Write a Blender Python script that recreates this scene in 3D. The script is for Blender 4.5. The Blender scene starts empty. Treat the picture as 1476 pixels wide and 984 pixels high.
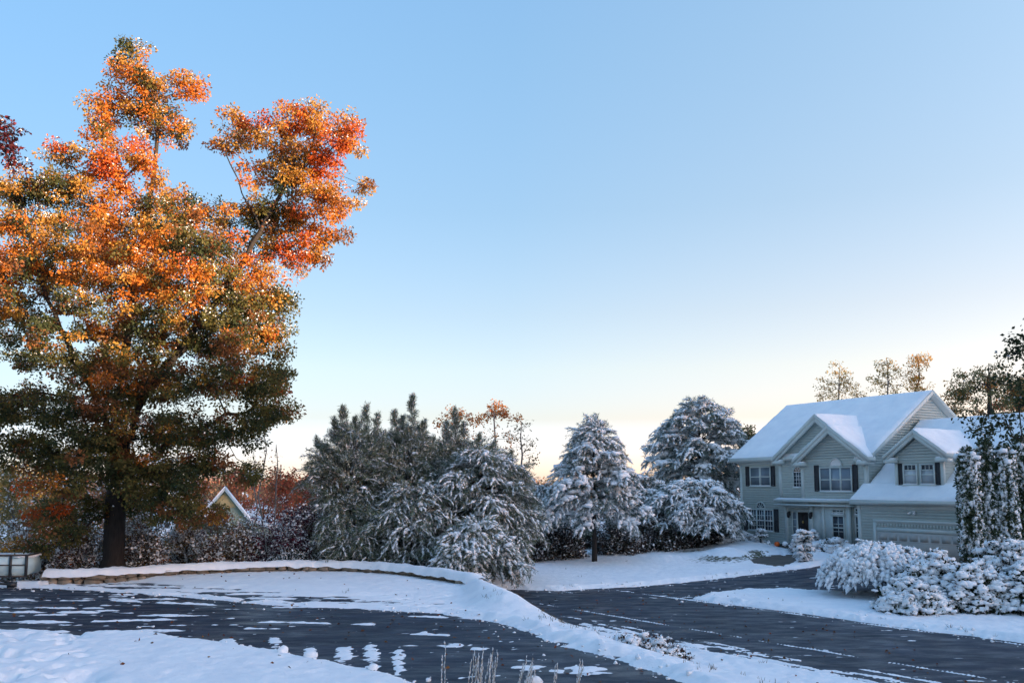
import bpy, math
import numpy as np
from mathutils import Vector

# ------------------------------------------------------------------ camera, sky, sun, exposure
S = bpy.context.scene
COL = S.collection
FPX, CX, CY, TILT, EYE = 1280.0, 738.0, 565.5, math.radians(6), 4.2
cam_d = bpy.data.cameras.new('camera'); cam = bpy.data.objects.new('camera', cam_d); COL.objects.link(cam)
cam.location = (0, 0, EYE); cam.rotation_euler = (math.radians(90) + TILT, 0, 0)
cam_d.sensor_width = 36; cam_d.lens = 36 * FPX / 1476; cam_d.shift_y = (CY - 492) / 1476
cam_d.clip_start = 0.1; cam_d.clip_end = 6000
S.camera = cam

SUN_EL, SUN_ROT = 5.5, 118.0
wd = bpy.data.worlds.new('World'); S.world = wd; wd.use_nodes = True
wn = wd.node_tree.nodes; wl = wd.node_tree.links
bg = wn['Background']
sky = wn.new('ShaderNodeTexSky'); sky.sky_type = 'NISHITA'; sky.sun_disc = False
sky.sun_elevation = math.radians(SUN_EL); sky.sun_rotation = math.radians(SUN_ROT)
sky.air_density = 1.0; sky.dust_density = 1.0; sky.ozone_density = 2.5; sky.altitude = 50
def _wramp(src, stops):
    r = wn.new('ShaderNodeValToRGB'); e = r.color_ramp.elements
    while len(e) < len(stops): e.new(.5)
    for k_, (p, c) in enumerate(stops): e[k_].position = p; e[k_].color = (*c, 1)
    wl.new(src, r.inputs[0]); return r
wtc = wn.new('ShaderNodeTexCoord'); wsx = wn.new('ShaderNodeSeparateXYZ'); wl.new(wtc.outputs['Generated'], wsx.inputs[0])
_t = lambda r, g, b: (r / 3, g / 3, b / 3)      # added gain, zenith raised to brighten the snow: tints the clear-sky model by height above the horizon
wr = _wramp(wsx.outputs[2], [(0, _t(1.62, 1.62, 2.9)), (.03, _t(1.10, 1.06, 1.85)), (.075, _t(.88, .71, .84)), (.13, _t(.98, .75, .73)), (.19, _t(.95, .74, .70)), (.30, _t(.92, .80, .75)), (.46, _t(1.04, .98, .91)), (1.0, _t(1.42, 1.50, 1.52))])
wma = wn.new('ShaderNodeMath'); wma.operation = 'ADD'; wma.inputs[1].default_value = .5; wl.new(wsx.outputs[0], wma.inputs[0])
wx = _wramp(wma.outputs[0], [(0, (.36, .375, .395)), (.5, (.50, .48, .475)), (1, (.80, .64, .57))])
wm1 = wn.new('ShaderNodeVectorMath'); wm1.operation = 'MULTIPLY'; wl.new(sky.outputs[0], wm1.inputs[0]); wl.new(wr.outputs[0], wm1.inputs[1])
wm2 = wn.new('ShaderNodeVectorMath'); wm2.operation = 'MULTIPLY'; wl.new(wm1.outputs[0], wm2.inputs[0]); wl.new(wx.outputs[0], wm2.inputs[1])
wm3 = wn.new('ShaderNodeVectorMath'); wm3.operation = 'SCALE'; wm3.inputs['Scale'].default_value = 6.0; wl.new(wm2.outputs[0], wm3.inputs[0])
wl.new(wm3.outputs[0], bg.inputs[0]); bg.inputs[1].default_value = 0.15
sd_ = bpy.data.lights.new('sun', 'SUN'); sun = bpy.data.objects.new('sun', sd_); COL.objects.link(sun)
sd_.energy = 4.2; sd_.angle = math.radians(0.5); sd_.color = (1.0, 0.72, 0.45)
sv = Vector((math.sin(math.radians(SUN_ROT)) * math.cos(math.radians(SUN_EL)),
             math.cos(math.radians(SUN_ROT)) * math.cos(math.radians(SUN_EL)), math.sin(math.radians(SUN_EL))))
sun.rotation_euler = sv.to_track_quat('Z', 'Y').to_euler()
S.view_settings.view_transform = 'Standard'; S.view_settings.look = 'None'
S.view_settings.exposure = 2.12; S.view_settings.gamma = 1; S.view_settings.use_curve_mapping = False
S.cycles.max_bounces = 6; S.cycles.diffuse_bounces = 3; S.cycles.glossy_bounces = 2
S.cycles.transmission_bounces = 2; S.cycles.transparent_max_bounces = 4
S.cycles.use_denoising = True

# ------------------------------------------------------------------ helpers
def ray(px, py):
    a = (px - CX) / FPX; b = (py - CY) / FPX
    c, s = math.cos(TILT), math.sin(TILT)
    return np.array([a, c + b * s, s - b * c])
def atz(px, py, z):
    d = ray(px, py); return np.array([0, 0, EYE]) + d * ((z - EYE) / d[2])
def aty(px, py, y):
    d = ray(px, py); return np.array([0, 0, EYE]) + d * (y / d[1])
def sstep(t):
    t = np.clip(t, 0, 1); return t * t * (3 - 2 * t)
def _hash(ix, iy, seed):
    h = (ix.astype(np.int64) * 374761393 + iy.astype(np.int64) * 668265263 + seed * 1442695041) & 0x7fffffff
    h = ((h ^ (h >> 13)) * 1274126177) & 0x7fffffff
    return ((h ^ (h >> 16)) & 0xffffff) / float(0xffffff)
def vnoise(x, y, seed=0):
    ix = np.floor(x); iy = np.floor(y); fx = sstep(x - ix); fy = sstep(y - iy)
    a = _hash(ix, iy, seed); b = _hash(ix + 1, iy, seed); c = _hash(ix, iy + 1, seed); d = _hash(ix + 1, iy + 1, seed)
    return (a * (1 - fx) + b * fx) * (1 - fy) + (c * (1 - fx) + d * fx) * fy
def fbm(x, y, seed=0, octv=4):
    v = 0; amp = .5; tot = 0
    for k in range(octv):
        v = v + amp * vnoise(x * 2 ** k + 17.3 * k, y * 2 ** k - 9.1 * k, seed + k); tot += amp; amp *= .5
    return v / tot
def poly_sd(x, y, P):
    """signed distance to a closed polygon, positive inside"""
    P = np.asarray(P, float); d = np.full(x.shape, 1e9); ins = np.zeros(x.shape, bool)
    for i in range(len(P)):
        ax, ay = P[i]; bx, by = P[(i + 1) % len(P)]
        ex, ey = bx - ax, by - ay; t = np.clip(((x - ax) * ex + (y - ay) * ey) / (ex * ex + ey * ey), 0, 1)
        d = np.minimum(d, (x - ax - t * ex) ** 2 + (y - ay - t * ey) ** 2)
        if ay != by:
            ins ^= ((ay > y) != (by > y)) & (x < (bx - ax) * (y - ay) / (by - ay) + ax)
    d = np.sqrt(d); return np.where(ins, d, -d)
def unit(v):
    return v / np.maximum(np.linalg.norm(v, axis=-1, keepdims=True), 1e-9)
def tag(o, label=None, cat=None, group=None, kind=None):
    if label: o['label'] = label
    if cat: o['category'] = cat
    if group: o['group'] = group
    if kind: o['kind'] = kind
    return o
def empty(name, loc, rz=0.0):
    o = bpy.data.objects.new(name, None); COL.objects.link(o)
    o.location = tuple(float(c) for c in loc); o.rotation_euler = (0, 0, rz); o.empty_display_size = .3
    return o

class MB:
    """collects polygons, builds them as ONE mesh object"""
    def __init__(s): s.v = []; s.f = []; s.c = []; s.n = 0
    def add(s, v, f, c=None):
        v = np.asarray(v, float).reshape(-1, 3); f = np.asarray(f, int)
        s.v.append(v); s.f.append(f + s.n); s.n += len(v)
        c = np.array((.5, .5, .5)) if c is None else np.asarray(c, float)
        if c.ndim == 1: c = np.tile(c, (len(f), 1))
        s.c.append(c)
    def box(s, x0, x1, y0, y1, z0, z1, c=None):
        s.add([(x0, y0, z0), (x1, y0, z0), (x1, y1, z0), (x0, y1, z0), (x0, y0, z1), (x1, y0, z1), (x1, y1, z1), (x0, y1, z1)],
              [(0, 3, 2, 1), (4, 5, 6, 7), (0, 1, 5, 4), (1, 2, 6, 5), (2, 3, 7, 6), (3, 0, 4, 7)], c)
    def prism(s, prof, d, c=None):
        """profile polygon (list of 3D points) pushed along vector d"""
        P = np.asarray(prof, float); n = len(P); d = np.asarray(d, float)
        base = s.n; s.add(np.vstack([P, P + d]), [(i, (i + 1) % n, n + (i + 1) % n, n + i) for i in range(n)], c)
        s.f.append(np.array([list(range(n))[::-1]]) + base); s.c.append(s.c[-1][:1])
        s.f.append(np.array([list(range(n, 2 * n))]) + base); s.c.append(s.c[-1][:1])
    def tubes(s, a, b, ra, rb, k=4, c=None):
        a = np.asarray(a, float).reshape(-1, 3); b = np.asarray(b, float).reshape(-1, 3)
        if len(a) == 0: return
        ra = np.broadcast_to(np.asarray(ra, float), (len(a),)); rb = np.broadcast_to(np.asarray(rb, float), (len(a),))
        d = unit(b - a); h = np.where(np.abs(d[:, 2:3]) > .9, np.array([[1., 0, 0]]), np.array([[0, 0, 1.]]))
        u = unit(np.cross(d, h)); w = np.cross(d, u)
        th = np.arange(k) * 2 * math.pi / k
        ring = u[:, None, :] * np.cos(th)[None, :, None] + w[:, None, :] * np.sin(th)[None, :, None]
        V = np.concatenate([a[:, None] + ring * ra[:, None, None], b[:, None] + ring * rb[:, None, None]], 1)
        i = np.arange(k); F = np.stack([i, (i + 1) % k, k + (i + 1) % k, k + i], 1)
        F = F[None] + (np.arange(len(a)) * 2 * k)[:, None, None]
        s.add(V, F.reshape(-1, 4), c)
    def loft(s, pts, rad, k=12, c=None, wob=0.0, rng=None):
        pts = np.asarray(pts, float); n = len(pts); t = unit(np.gradient(pts, axis=0))
        h = np.where(np.abs(t[:, 2:3]) > .9, np.array([[1., 0, 0]]), np.array([[0, 0, 1.]]))
        u = unit(np.cross(t, h)); w = np.cross(t, u); th = np.arange(k) * 2 * math.pi / k
        R = np.asarray(rad, float)[:, None] * np.ones((1, k))
        if wob: R = R * (1 + wob * (rng.random((1, k)) - .5) + .5 * wob * (rng.random((n, k)) - .5))
        V = pts[:, None] + u[:, None] * (np.cos(th) * R)[..., None] + w[:, None] * (np.sin(th) * R)[..., None]
        F = [(i * k + j, i * k + (j + 1) % k, (i + 1) * k + (j + 1) % k, (i + 1) * k + j) for i in range(n - 1) for j in range(k)]
        s.add(V, F, c)
        s.f.append(np.array([[(n - 1) * k + j for j in range(k)]]) + s.n - n * k); s.c.append(s.c[-1][:1])
    def leaves(s, p, size, rng, col, axis=None, width=.34, fold=.12, spread=1.0):
        n = len(p)
        if n == 0: return
        t = rng.normal(size=(n, 3)) * spread
        if axis is not None: t = t + axis
        t = unit(t); r = unit(np.cross(t, rng.normal(size=(n, 3)))); m = np.cross(t, r)
        L = np.asarray(size) * (.7 + .6 * rng.random(n)); L = L[:, None]
        V = np.stack([p, p + .5 * L * t + width * L * r + fold * L * m, p + L * t, p + .45 * L * t - width * L * r + fold * L * m], 1)
        s.add(V, np.arange(4 * n).reshape(n, 4), col)
    def octa(s, p, ax, la, lb, lc, rng, c=None):
        """small irregular lumps, long axis ax, heights lc"""
        n = len(p)
        if n == 0: return
        a = unit(ax); z = np.tile([[0, 0, 1.]], (n, 1)); b = unit(np.cross(a, z) + 1e-6); q = np.cross(b, a)
        la, lb, lc = [np.broadcast_to(np.asarray(x, float), (n,))[:, None] for x in (la, lb, lc)]
        j = lambda: .65 + .7 * rng.random((n, 1))
        V = np.stack([p + a * la * j(), p - a * la * j(), p + b * lb * j(), p - b * lb * j(), p + q * lc * j(), p - q * lc * .45], 1)
        F = np.array([(0, 2, 4), (2, 1, 4), (1, 3, 4), (3, 0, 4), (2, 0, 5), (1, 2, 5), (3, 1, 5), (0, 3, 5)])
        s.add(V, (F[None] + (np.arange(n) * 6)[:, None, None]).reshape(-1, 3), c)
    def lumps(s, p, r, rng, flat=.62, rough=.28, c=None):
        """smooth pillows of snow: a subdivided icosahedron with noise, one per point"""
        n = len(p)
        if n == 0: return
        V0, F0 = ICO; r = np.broadcast_to(np.asarray(r, float), (n,))
        N = 1 + rough * (rng.random((n, len(V0), 1)) - .5) * 2
        sc = np.stack([.75 + .5 * rng.random(n), .75 + .5 * rng.random(n), np.full(n, flat) * (.8 + .4 * rng.random(n))], 1)
        V = p[:, None] + V0[None] * N * sc[:, None] * r[:, None, None]
        s.add(V, (F0[None] + (np.arange(n) * len(V0))[:, None, None]).reshape(-1, 3), c)
    def build(s, name, mat, parent=None, smooth=False, loc=None):
        V = np.vstack(s.v); cnt = np.concatenate([np.full(len(f), f.shape[1]) for f in s.f])
        loops = np.concatenate([f.ravel() for f in s.f]); C = np.vstack(s.c)
        me = bpy.data.meshes.new(name); me.vertices.add(len(V)); me.vertices.foreach_set('co', V.astype(np.float32).ravel())
        me.loops.add(len(loops)); me.loops.foreach_set('vertex_index', loops.astype(np.int32))
        st = np.concatenate([[0], np.cumsum(cnt)[:-1]])
        me.polygons.add(len(cnt)); me.polygons.foreach_set('loop_start', st.astype(np.int32)); me.polygons.foreach_set('loop_total', cnt.astype(np.int32))
        if smooth: me.polygons.foreach_set('use_smooth', np.ones(len(cnt), bool))
        at = me.attributes.new('Col', 'FLOAT_COLOR', 'FACE')
        at.data.foreach_set('color', np.hstack([C, np.ones((len(C), 1))]).astype(np.float32).ravel())
        me.update(calc_edges=True); me.validate()
        me.materials.append(mat); o = bpy.data.objects.new(name, me); COL.objects.link(o)
        if parent is not None: o.parent = parent
        if loc is not None: o.location = loc
        return o

def _ico():
    t = (1 + 5 ** .5) / 2
    v = [(-1, t, 0), (1, t, 0), (-1, -t, 0), (1, -t, 0), (0, -1, t), (0, 1, t), (0, -1, -t), (0, 1, -t), (t, 0, -1), (t, 0, 1), (-t, 0, -1), (-t, 0, 1)]
    f = [(0, 11, 5), (0, 5, 1), (0, 1, 7), (0, 7, 10), (0, 10, 11), (1, 5, 9), (5, 11, 4), (11, 10, 2), (10, 7, 6), (7, 1, 8),
         (3, 9, 4), (3, 4, 2), (3, 2, 6), (3, 6, 8), (3, 8, 9), (4, 9, 5), (2, 4, 11), (6, 2, 10), (8, 6, 7), (9, 8, 1)]
    v = [np.array(p) / np.linalg.norm(p) for p in v]; mid = {}; out = []
    def m(i, j):
        k = (min(i, j), max(i, j))
        if k not in mid:
            p = v[i] + v[j]; v.append(p / np.linalg.norm(p)); mid[k] = len(v) - 1
        return mid[k]
    for a, b, c in f:
        ab, bc, ca = m(a, b), m(b, c), m(c, a); out += [(a, ab, ca), (b, bc, ab), (c, ca, bc), (ab, bc, ca)]
    return np.array(v), np.array(out)
ICO = _ico()

# ------------------------------------------------------------------ materials
def new_mat(name):
    m = bpy.data.materials.new(name); m.use_nodes = True; nt = m.node_tree
    return m, nt, nt.nodes['Principled BSDF']
def noise_node(nt, scale, detail=4, coord='Object', vec=None, rough=.6):
    tc = nt.nodes.new('ShaderNodeTexCoord'); n = nt.nodes.new('ShaderNodeTexNoise')
    n.inputs['Scale'].default_value = scale; n.inputs['Detail'].default_value = detail; n.inputs['Roughness'].default_value = rough
    if vec:
        mp = nt.nodes.new('ShaderNodeMapping'); mp.inputs['Scale'].default_value = vec
        nt.links.new(tc.outputs[coord], mp.inputs[0]); nt.links.new(mp.outputs[0], n.inputs['Vector'])
    else: nt.links.new(tc.outputs[coord], n.inputs['Vector'])
    return n
def ramp(nt, fac, stops):
    r = nt.nodes.new('ShaderNodeValToRGB'); e = r.color_ramp.elements
    while len(e) < len(stops): e.new(.5)
    for k, (p, c) in enumerate(stops): e[k].position = p; e[k].color = (*c, 1)
    nt.links.new(fac, r.inputs[0]); return r
def bump(nt, bsdf, h, strength, dist=.02):
    b = nt.nodes.new('ShaderNodeBump'); b.inputs['Strength'].default_value = strength; b.inputs['Distance'].default_value = dist
    nt.links.new(h, b.inputs['Height']); nt.links.new(b.outputs[0], bsdf.inputs['Normal'])
def plain(name, c, rough=.6, metal=0, var=.25, scale=6, bmp=.15, vec=None):
    m, nt, b = new_mat(name); n = noise_node(nt, scale, vec=vec)
    lo = tuple(x * (1 - var) for x in c); hi = tuple(min(1, x * (1 + var)) for x in c)
    r = ramp(nt, n.outputs[0], [(.3, lo), (.7, hi)]); nt.links.new(r.outputs[0], b.inputs['Base Color'])
    b.inputs['Roughness'].default_value = rough; b.inputs['Metallic'].default_value = metal
    if bmp: bump(nt, b, n.outputs[0], bmp)
    return m
def leafmat(name, trans=.35, rough=.6):
    m, nt, b = new_mat(name); at = nt.nodes.new('ShaderNodeAttribute'); at.attribute_name = 'Col'
    nt.links.new(at.outputs[0], b.inputs['Base Color']); b.inputs['Roughness'].default_value = rough
    b.inputs['Specular IOR Level'].default_value = .25
    tr = nt.nodes.new('ShaderNodeBsdfTranslucent'); mx = nt.nodes.new('ShaderNodeMixShader'); mx.inputs[0].default_value = trans
    nt.links.new(at.outputs[0], tr.inputs[0]); nt.links.new(b.outputs[0], mx.inputs[1]); nt.links.new(tr.outputs[0], mx.inputs[2])
    nt.links.new(mx.outputs[0], nt.nodes['Material Output'].inputs[0])
    return m
M = {}
M['leaf'] = leafmat('leaf', .48); M['needle'] = leafmat('needle', .12, .5)
M['bark'] = plain('bark', (.020, .016, .014), .9, var=.5, scale=5, bmp=.9, vec=(3, 3, .5))
M['greybark'] = plain('grey_bark', (.16, .14, .125), .9, var=.3, scale=5, bmp=.6)
M['palebark'] = plain('pale_bark', (.34, .29, .25), .9, var=.3, scale=5, bmp=.3)
def snowmat(name, thin=False):
    m, nt, b = new_mat(name); n = noise_node(nt, 10, 7, rough=.7); n2 = noise_node(nt, 1.3, 3)
    r = ramp(nt, n2.outputs[0], [(.3, (.80, .82, .85)), (.7, (.90, .91, .92))])
    b.inputs['Roughness'].default_value = .75; b.inputs['Specular IOR Level'].default_value = .2
    if thin:
        at = nt.nodes.new('ShaderNodeAttribute'); at.attribute_name = 'Thin'
        n3 = noise_node(nt, 5, 6, vec=(1, 1.6, 1)); g = noise_node(nt, 40, 2)
        gr = ramp(nt, g.outputs[0], [(.3, (.05, .055, .035)), (.7, (.13, .13, .085))])
        ad = nt.nodes.new('ShaderNodeMath'); ad.operation = 'ADD'; nt.links.new(at.outputs['Fac'], ad.inputs[0]); nt.links.new(n3.outputs[0], ad.inputs[1])
        rr = ramp(nt, ad.outputs[0], [(.93, (0, 0, 0)), (1.0, (1, 1, 1))])
        mx = nt.nodes.new('ShaderNodeMix'); mx.data_type = 'RGBA'
        nt.links.new(rr.outputs[0], mx.inputs[0]); nt.links.new(r.outputs[0], mx.inputs[6]); nt.links.new(gr.outputs[0], mx.inputs[7])
        nt.links.new(mx.outputs[2], b.inputs['Base Color'])
    else: nt.links.new(r.outputs[0], b.inputs['Base Color'])
    bump(nt, b, n.outputs[0], .6, .04)
    return m
M['snow'] = snowmat('snow'); M['snowground'] = snowmat('snow_on_grass', True)
def asphalt():
    m, nt, b = new_mat('wet_asphalt'); n = noise_node(nt, .5, 5); f = noise_node(nt, 60, 3)
    w = noise_node(nt, .8, 4, vec=(1, 2.5, 1))
    r = ramp(nt, n.outputs[0], [(.3, (.016, .022, .035)), (.7, (.034, .043, .064))])
    fl = noise_node(nt, 1.1, 8, rough=.72); fr = ramp(nt, fl.outputs[0], [(.52, (0, 0, 0)), (.70, (.55, .55, .55))]); mx = nt.nodes.new('ShaderNodeMix'); mx.data_type = 'RGBA'
    nt.links.new(fr.outputs[0], mx.inputs[0]); nt.links.new(r.outputs[0], mx.inputs[6]); mx.inputs[7].default_value = (.075, .092, .13, 1); nt.links.new(mx.outputs[2], b.inputs['Base Color'])
    rr = ramp(nt, w.outputs[0], [(.35, (.30,) * 3), (.65, (.70,) * 3)]); nt.links.new(rr.outputs[0], b.inputs['Roughness'])
    b.inputs['Specular IOR Level'].default_value = .17; bump(nt, b, f.outputs[0], .5, .01); return m
M['asphalt'] = asphalt()
M['stone'] = plain('wall_stone', (.24, .19, .14), .85, var=.45, scale=2.2, bmp=.8)
M['siding'] = plain('siding', (.46, .52, .49), .7, var=.06, scale=3, bmp=.05)
M['trim'] = plain('trim', (.55, .60, .575), .6, var=.05, scale=3, bmp=.03)
M['white'] = plain('white_paint', (.74, .75, .74), .5, var=.04, bmp=.03)
M['shutter'] = plain('shutter_paint', (.022, .022, .026), .6, var=.2, scale=8)
M['black'] = plain('black_metal', (.02, .02, .022), .45, var=.2)
M['door'] = plain('dark_door_paint', (.020, .014, .014), .6, var=.2)
M['brass'] = plain('brass', (.55, .38, .14), .35, metal=.8)
M['pumpkin'] = plain('pumpkin', (.75, .13, .02), .5, var=.2, scale=9)
M['redpaint'] = plain('red_paint', (.5, .02, .02), .5, var=.2)
M['garage'] = plain('garage_door_paint', (.46, .44, .41), .6, var=.05)
M['paleblue'] = plain('pale_blue_panel', (.42, .60, .66), .55, var=.08, scale=2)
M['straw'] = plain('dry_straw', (.42, .36, .28), .8, var=.2, scale=12)
M['path'] = plain('flagstone', (.085, .07, .055), .7, var=.35, scale=2)
def glass(name, c, rough=.06):
    m, nt, b = new_mat(name); n = noise_node(nt, .7, 2)
    r = ramp(nt, n.outputs[0], [(.35, tuple(x * .75 for x in c)), (.65, tuple(x * 1.25 for x in c))]); nt.links.new(r.outputs[0], b.inputs['Base Color'])
    b.inputs['Roughness'].default_value = rough; b.inputs['Specular IOR Level'].default_value = .6
    bump(nt, b, n.outputs[0], .03, .05); return m
M['glass'] = glass('window_glass', (.035, .045, .06)); M['glasscurtain'] = glass('curtained_glass', (.16, .20, .24)); M['glassblind'] = glass('glass_with_blind', (.42, .47, .50))
M['sage'] = plain('sage_siding', (.26, .31, .24), .7, var=.08, scale=3)
M['sunlit_cream'] = plain('sunlit_cream_siding', (.50, .37, .17), .7, var=.08, scale=3)  # cream pushed to gold: low sun's colour painted into the siding

# ------------------------------------------------------------------ ground, road, driveways
PLATEAU = [(-60, 33.2), (-15.6, 33.6), (-13.5, 35.6), (-11.7, 36.8), (-8.7, 37.7), (-5, 36.5), (-2.6, 34.0), (-1.0, 31.4), (0, 28), (.8, 24.6), (2.2, 21), (4, 17.5), (6, 14), (8, 10), (9, -40), (-60, -40)]
def rq(q, s): return (q * .8 + s * .6, q * .6 - s * .8)
ROAD = [rq(18.5, 40), rq(18.5, 0), rq(18.5, -23), (-.9, 33.2), (-2.2, 36.5), (-1.8, 38.0), (-.2, 38.7), (1.8, 38.3), (5, 39.6), (9.5, 41.9), (14.7, 44.5), (16.6, 46.2), (19.0, 48.9), (22.4, 42.9),
        (20.5, 37), (18, 35), (13.6, 36.2), (11.5, 37.4), (9.8, 37.8), (8.4, 37.0), (7.1, 35.4), (7.6, 34.6), rq(26.9, -20), rq(26.9, 0), rq(26.9, 40)]
def pxpoly(pts, z): return [tuple(atz(px, py, z)[:2]) for px, py in pts]
DRIVE = pxpoly([(-300, 847), (0, 846), (50, 847), (150, 851), (290, 862), (400, 872), (520, 877), (640, 884), (720, 897), (765, 910), (810, 930), (900, 952), (960, 972), (1020, 1000), (1060, 1100),
                (700, 1060), (590, 984), (500, 965), (400, 945), (270, 925), (200, 917), (90, 921), (80, 916), (0, 914), (-300, 914)], .6)
PATH = pxpoly([(1110, 799), (1145, 799), (1152, 807), (1128, 813), (1088, 809), (1076, 803)], .38)
def base(x, y):
    q = .8 * x + .6 * y
    zr = -.2 + .6 * sstep((q - 28) / 17)
    v = sstep((-x + 1) / 12) * sstep((y - 38) / 32)
    far = sstep((y - 75) / 60)
    zr = zr * (1 - v) + -3.9 * v
    zr = zr * (1 - far) + (-5.0 + 6.0 * sstep((y - 160) / 200)) * far
    d = -poly_sd(x, y, PLATEAU)
    k = sstep((d + .3) / 2.3)
    z = .6 * (1 - k) + zr * k
    # unseen bare hill added behind the viewpoint to keep the low sun off the street
    S_ = math.radians(SUN_ROT); al = x * math.sin(S_) + y * math.cos(S_); t = x * -math.cos(S_) + y * math.sin(S_)
    top = 20.3 + .062 * np.clip(t, -60, 130) + 3.4 * (fbm(t / 5, al / 9, 91, 3) - .5) - 7.0 * np.exp(-((t - 51.5) / 2.0) ** 2) + 1.5 * np.exp(-((t - 58) / 4.0) ** 2)  # crest shaped for light: notch suns the far gable, bump shades the house roof
    z = z + top * sstep((al - 45) / 65)
    return z
def soft(s, w): return sstep((s / w + 1) / 2)
def snow_top(x, y):
    """height of the snow surface and how thin it lies"""
    z = base(x, y)
    sr = -poly_sd(x, y, ROAD); sdv = -poly_sd(x, y, DRIVE)
    e1 = fbm(x * 2.2, y * 2.2, 5, 4) - .5; e2 = fbm(x * .6, y * .6, 8, 3) - .5
    fine = fbm(x * 5, y * 5, 31, 3) - .5
    q = .8 * x + .6 * y; s = .6 * x - .8 * y
    def cover(d, depth, w): return depth * sstep((d + .05) / w)
    dr = sr + .35 * e1 + .25 * e2; dd = sdv + .3 * e1
    onroad = dr < 0; ondrive = dd < 0
    T = .05 + .09 * sstep(np.minimum(dr, dd) / .45) + .05 * (fbm(x * .9, y * .9, 3, 3) - .5) + .05 * fine + .045 * (fbm(x * 9, y * 8, 33, 3) - .5)
    # road: bare, with ploughed ridges and slush
    Tr = -.05 + np.zeros_like(x)
    lum = fbm(s * 1.3, q * 6, 40, 4); brk = fbm(s * .35, q * .5, 44, 3)
    for qc, wd_, am, th in ((21.3, .06, .085, .24), (26.6, .07, .09, .30), (24.4, .05, .07, .66), (19.9, .14, .07, .50)):
        Tr = np.maximum(Tr, np.where(brk + .25 * (lum - .5) > th, am * np.exp(-((q - qc - .25 * (brk - .5)) / wd_) ** 2) * (lum * 1.2 + .1) - .045, -.05))
    Tr = np.maximum(Tr, .24 * (fbm(s * 1.1, q * 4.5, 50, 4) - .44) * sstep((20.4 - q) / 1.9) * (s > -22) - .012 - .04 * sstep((q - 19.5) / 1.2))
    Tr = np.maximum(Tr, .16 * (fbm(x * 1.3, y * 5.0, 57, 5) - .80))
    # driveway: tyre-swept snow in streaks running along it
    yy = y - .12 * x - .006 * x * x
    st = fbm(x * .32, yy * 4.5, 60, 5); st2 = fbm(x * 2.2, yy * 9, 66, 4)
    am = .10 * sstep((-x - 3.5) / 5)
    Td = .30 * (st + .55 * (st2 - .5) - (.78 - am)) - .012
    Td = np.where(Td < 0, np.maximum(Td * 2, -.05), np.minimum(Td, .05))
    for (px0, py0, px1, py1) in ((0, 898, 340, 890), (0, 911, 330, 907), (390, 896, 540, 899), (140, 864, 330, 872), (560, 887, 690, 890), (560, 912, 650, 915)):
        a = atz(px0, py0, .6); b = atz(px1, py1, .6); e = (b - a)[:2]; L = np.hypot(*e); e = e / L
        tl = (x - a[0]) * e[0] + (y - a[1]) * e[1]; of = (x - a[0]) * -e[1] + (y - a[1]) * e[0]
        g = np.exp(-((of - .3 * (fbm(tl * .5, tl * 0, 70, 2) - .5)) / .075) ** 2) * (tl > 0) * (tl < L) * sstep((vnoise(tl * 1.5, of * 3, 73) - .32) * 4)
        Td = np.maximum(Td, g * (.05 + .04 * fine) - .01)
    for (px, py, rx, ry) in ((395, 925, .17, .8), (448, 938, .15, .9), (494, 942, .22, 1.0), (536, 945, .17, 1.6), (575, 952, .14, 1.8), (330, 925, .2, .8), (655, 930, .42, .28), (610, 912, .2, .2), (690, 935, .3, .2), (840, 965, .6, .5), (760, 962, .35, .3)):
        p = atz(px, py, .6); g = 1 - ((x - p[0] * y / p[1]) / rx) ** 2 - ((y - p[1]) / ry) ** 2 + 3.0 * (fbm(x * 5.5, y * 6.5, 80, 5) - .5) - .2
        Td = np.maximum(Td, np.clip(g, -1, .6) * .06 - .01)
    # thin cover between the driveway and the wall
    thin = sstep((sdv + .2) / .5) * sstep((3.6 - sdv) / 1.6) * (y > 24) * sstep((-.2 - x) / 2.2) * (x > -17)
    Tt = .30 * (.55 * fbm(x * .5, yy * 2.4, 85, 4) + .45 * fbm(x * 2.6, yy * 9, 86, 4) - .475 - .03 * sstep((2.2 - sdv) / 2))
    T = np.where(thin > 0, T * (1 - thin) + np.minimum(T, np.clip(Tt, -.05, .07)) * thin, T)
    # slush at the driveway's right edge
    sl = sstep((1.6 - dd) / 1.6) * (x > .2) * (y < 26) * (dd >= 0)
    T = np.where(sl > 0, T - sl * .45 * np.clip(.54 - fbm(x * .8, y * 2.5, 88, 4), 0, 1), T)
    # foreground bank: footprints and a smooth bed
    fg = (y < 21.5) & (x < 2)
    fp = fbm(x * 2.6, y * 2.2, 95, 3); left = sstep((-8.3 + .55 * (18.6 - y) - x) / .5)
    T = np.where(fg & ~ondrive, T + .10 * sstep(dd / .8) - .8 * left * np.clip(fp - .5, 0, 1) + .03 * left * fine, T)
    grain = .034 * (fbm(x * 7, y * 9, 120, 3) - .5) + .022 * (fbm(x * 3, y * 5, 121, 2) - .5)
    Td = Td + grain; Tr = Tr + grain
    T = np.where(ondrive, Td * sstep(-dd / .08) + T * (1 - sstep(-dd / .08)), T)
    T = np.where(onroad, Tr * sstep(-dr / .12) + T * (1 - sstep(-dr / .12)), T)
    # little mounds on the lawn by the house, ridges at the kerb
    for (px, py, r, h) in ((1045, 806, 1.5, .45), (1068, 799, 2.0, .35), (1215, 798, 1.8, .30), (1165, 806, 1.2, .25), (1090, 795, 1.3, .35), (960, 806, 1.3, .2)):
        p = atz(px, py, .2); T = T + np.where(onroad, 0, h * np.exp(-((x - p[0]) ** 2 + ((y - p[1]) / 1.6) ** 2) / (r * r * .6)) * (1 + .6 * e1))
    T = T + np.where(~onroad & ~ondrive, .08 * np.exp(-((np.minimum(dr, dd) - .35) / .25) ** 2) * (fbm(x * 1.5, y * 1.5, 99, 3)), 0)
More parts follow.
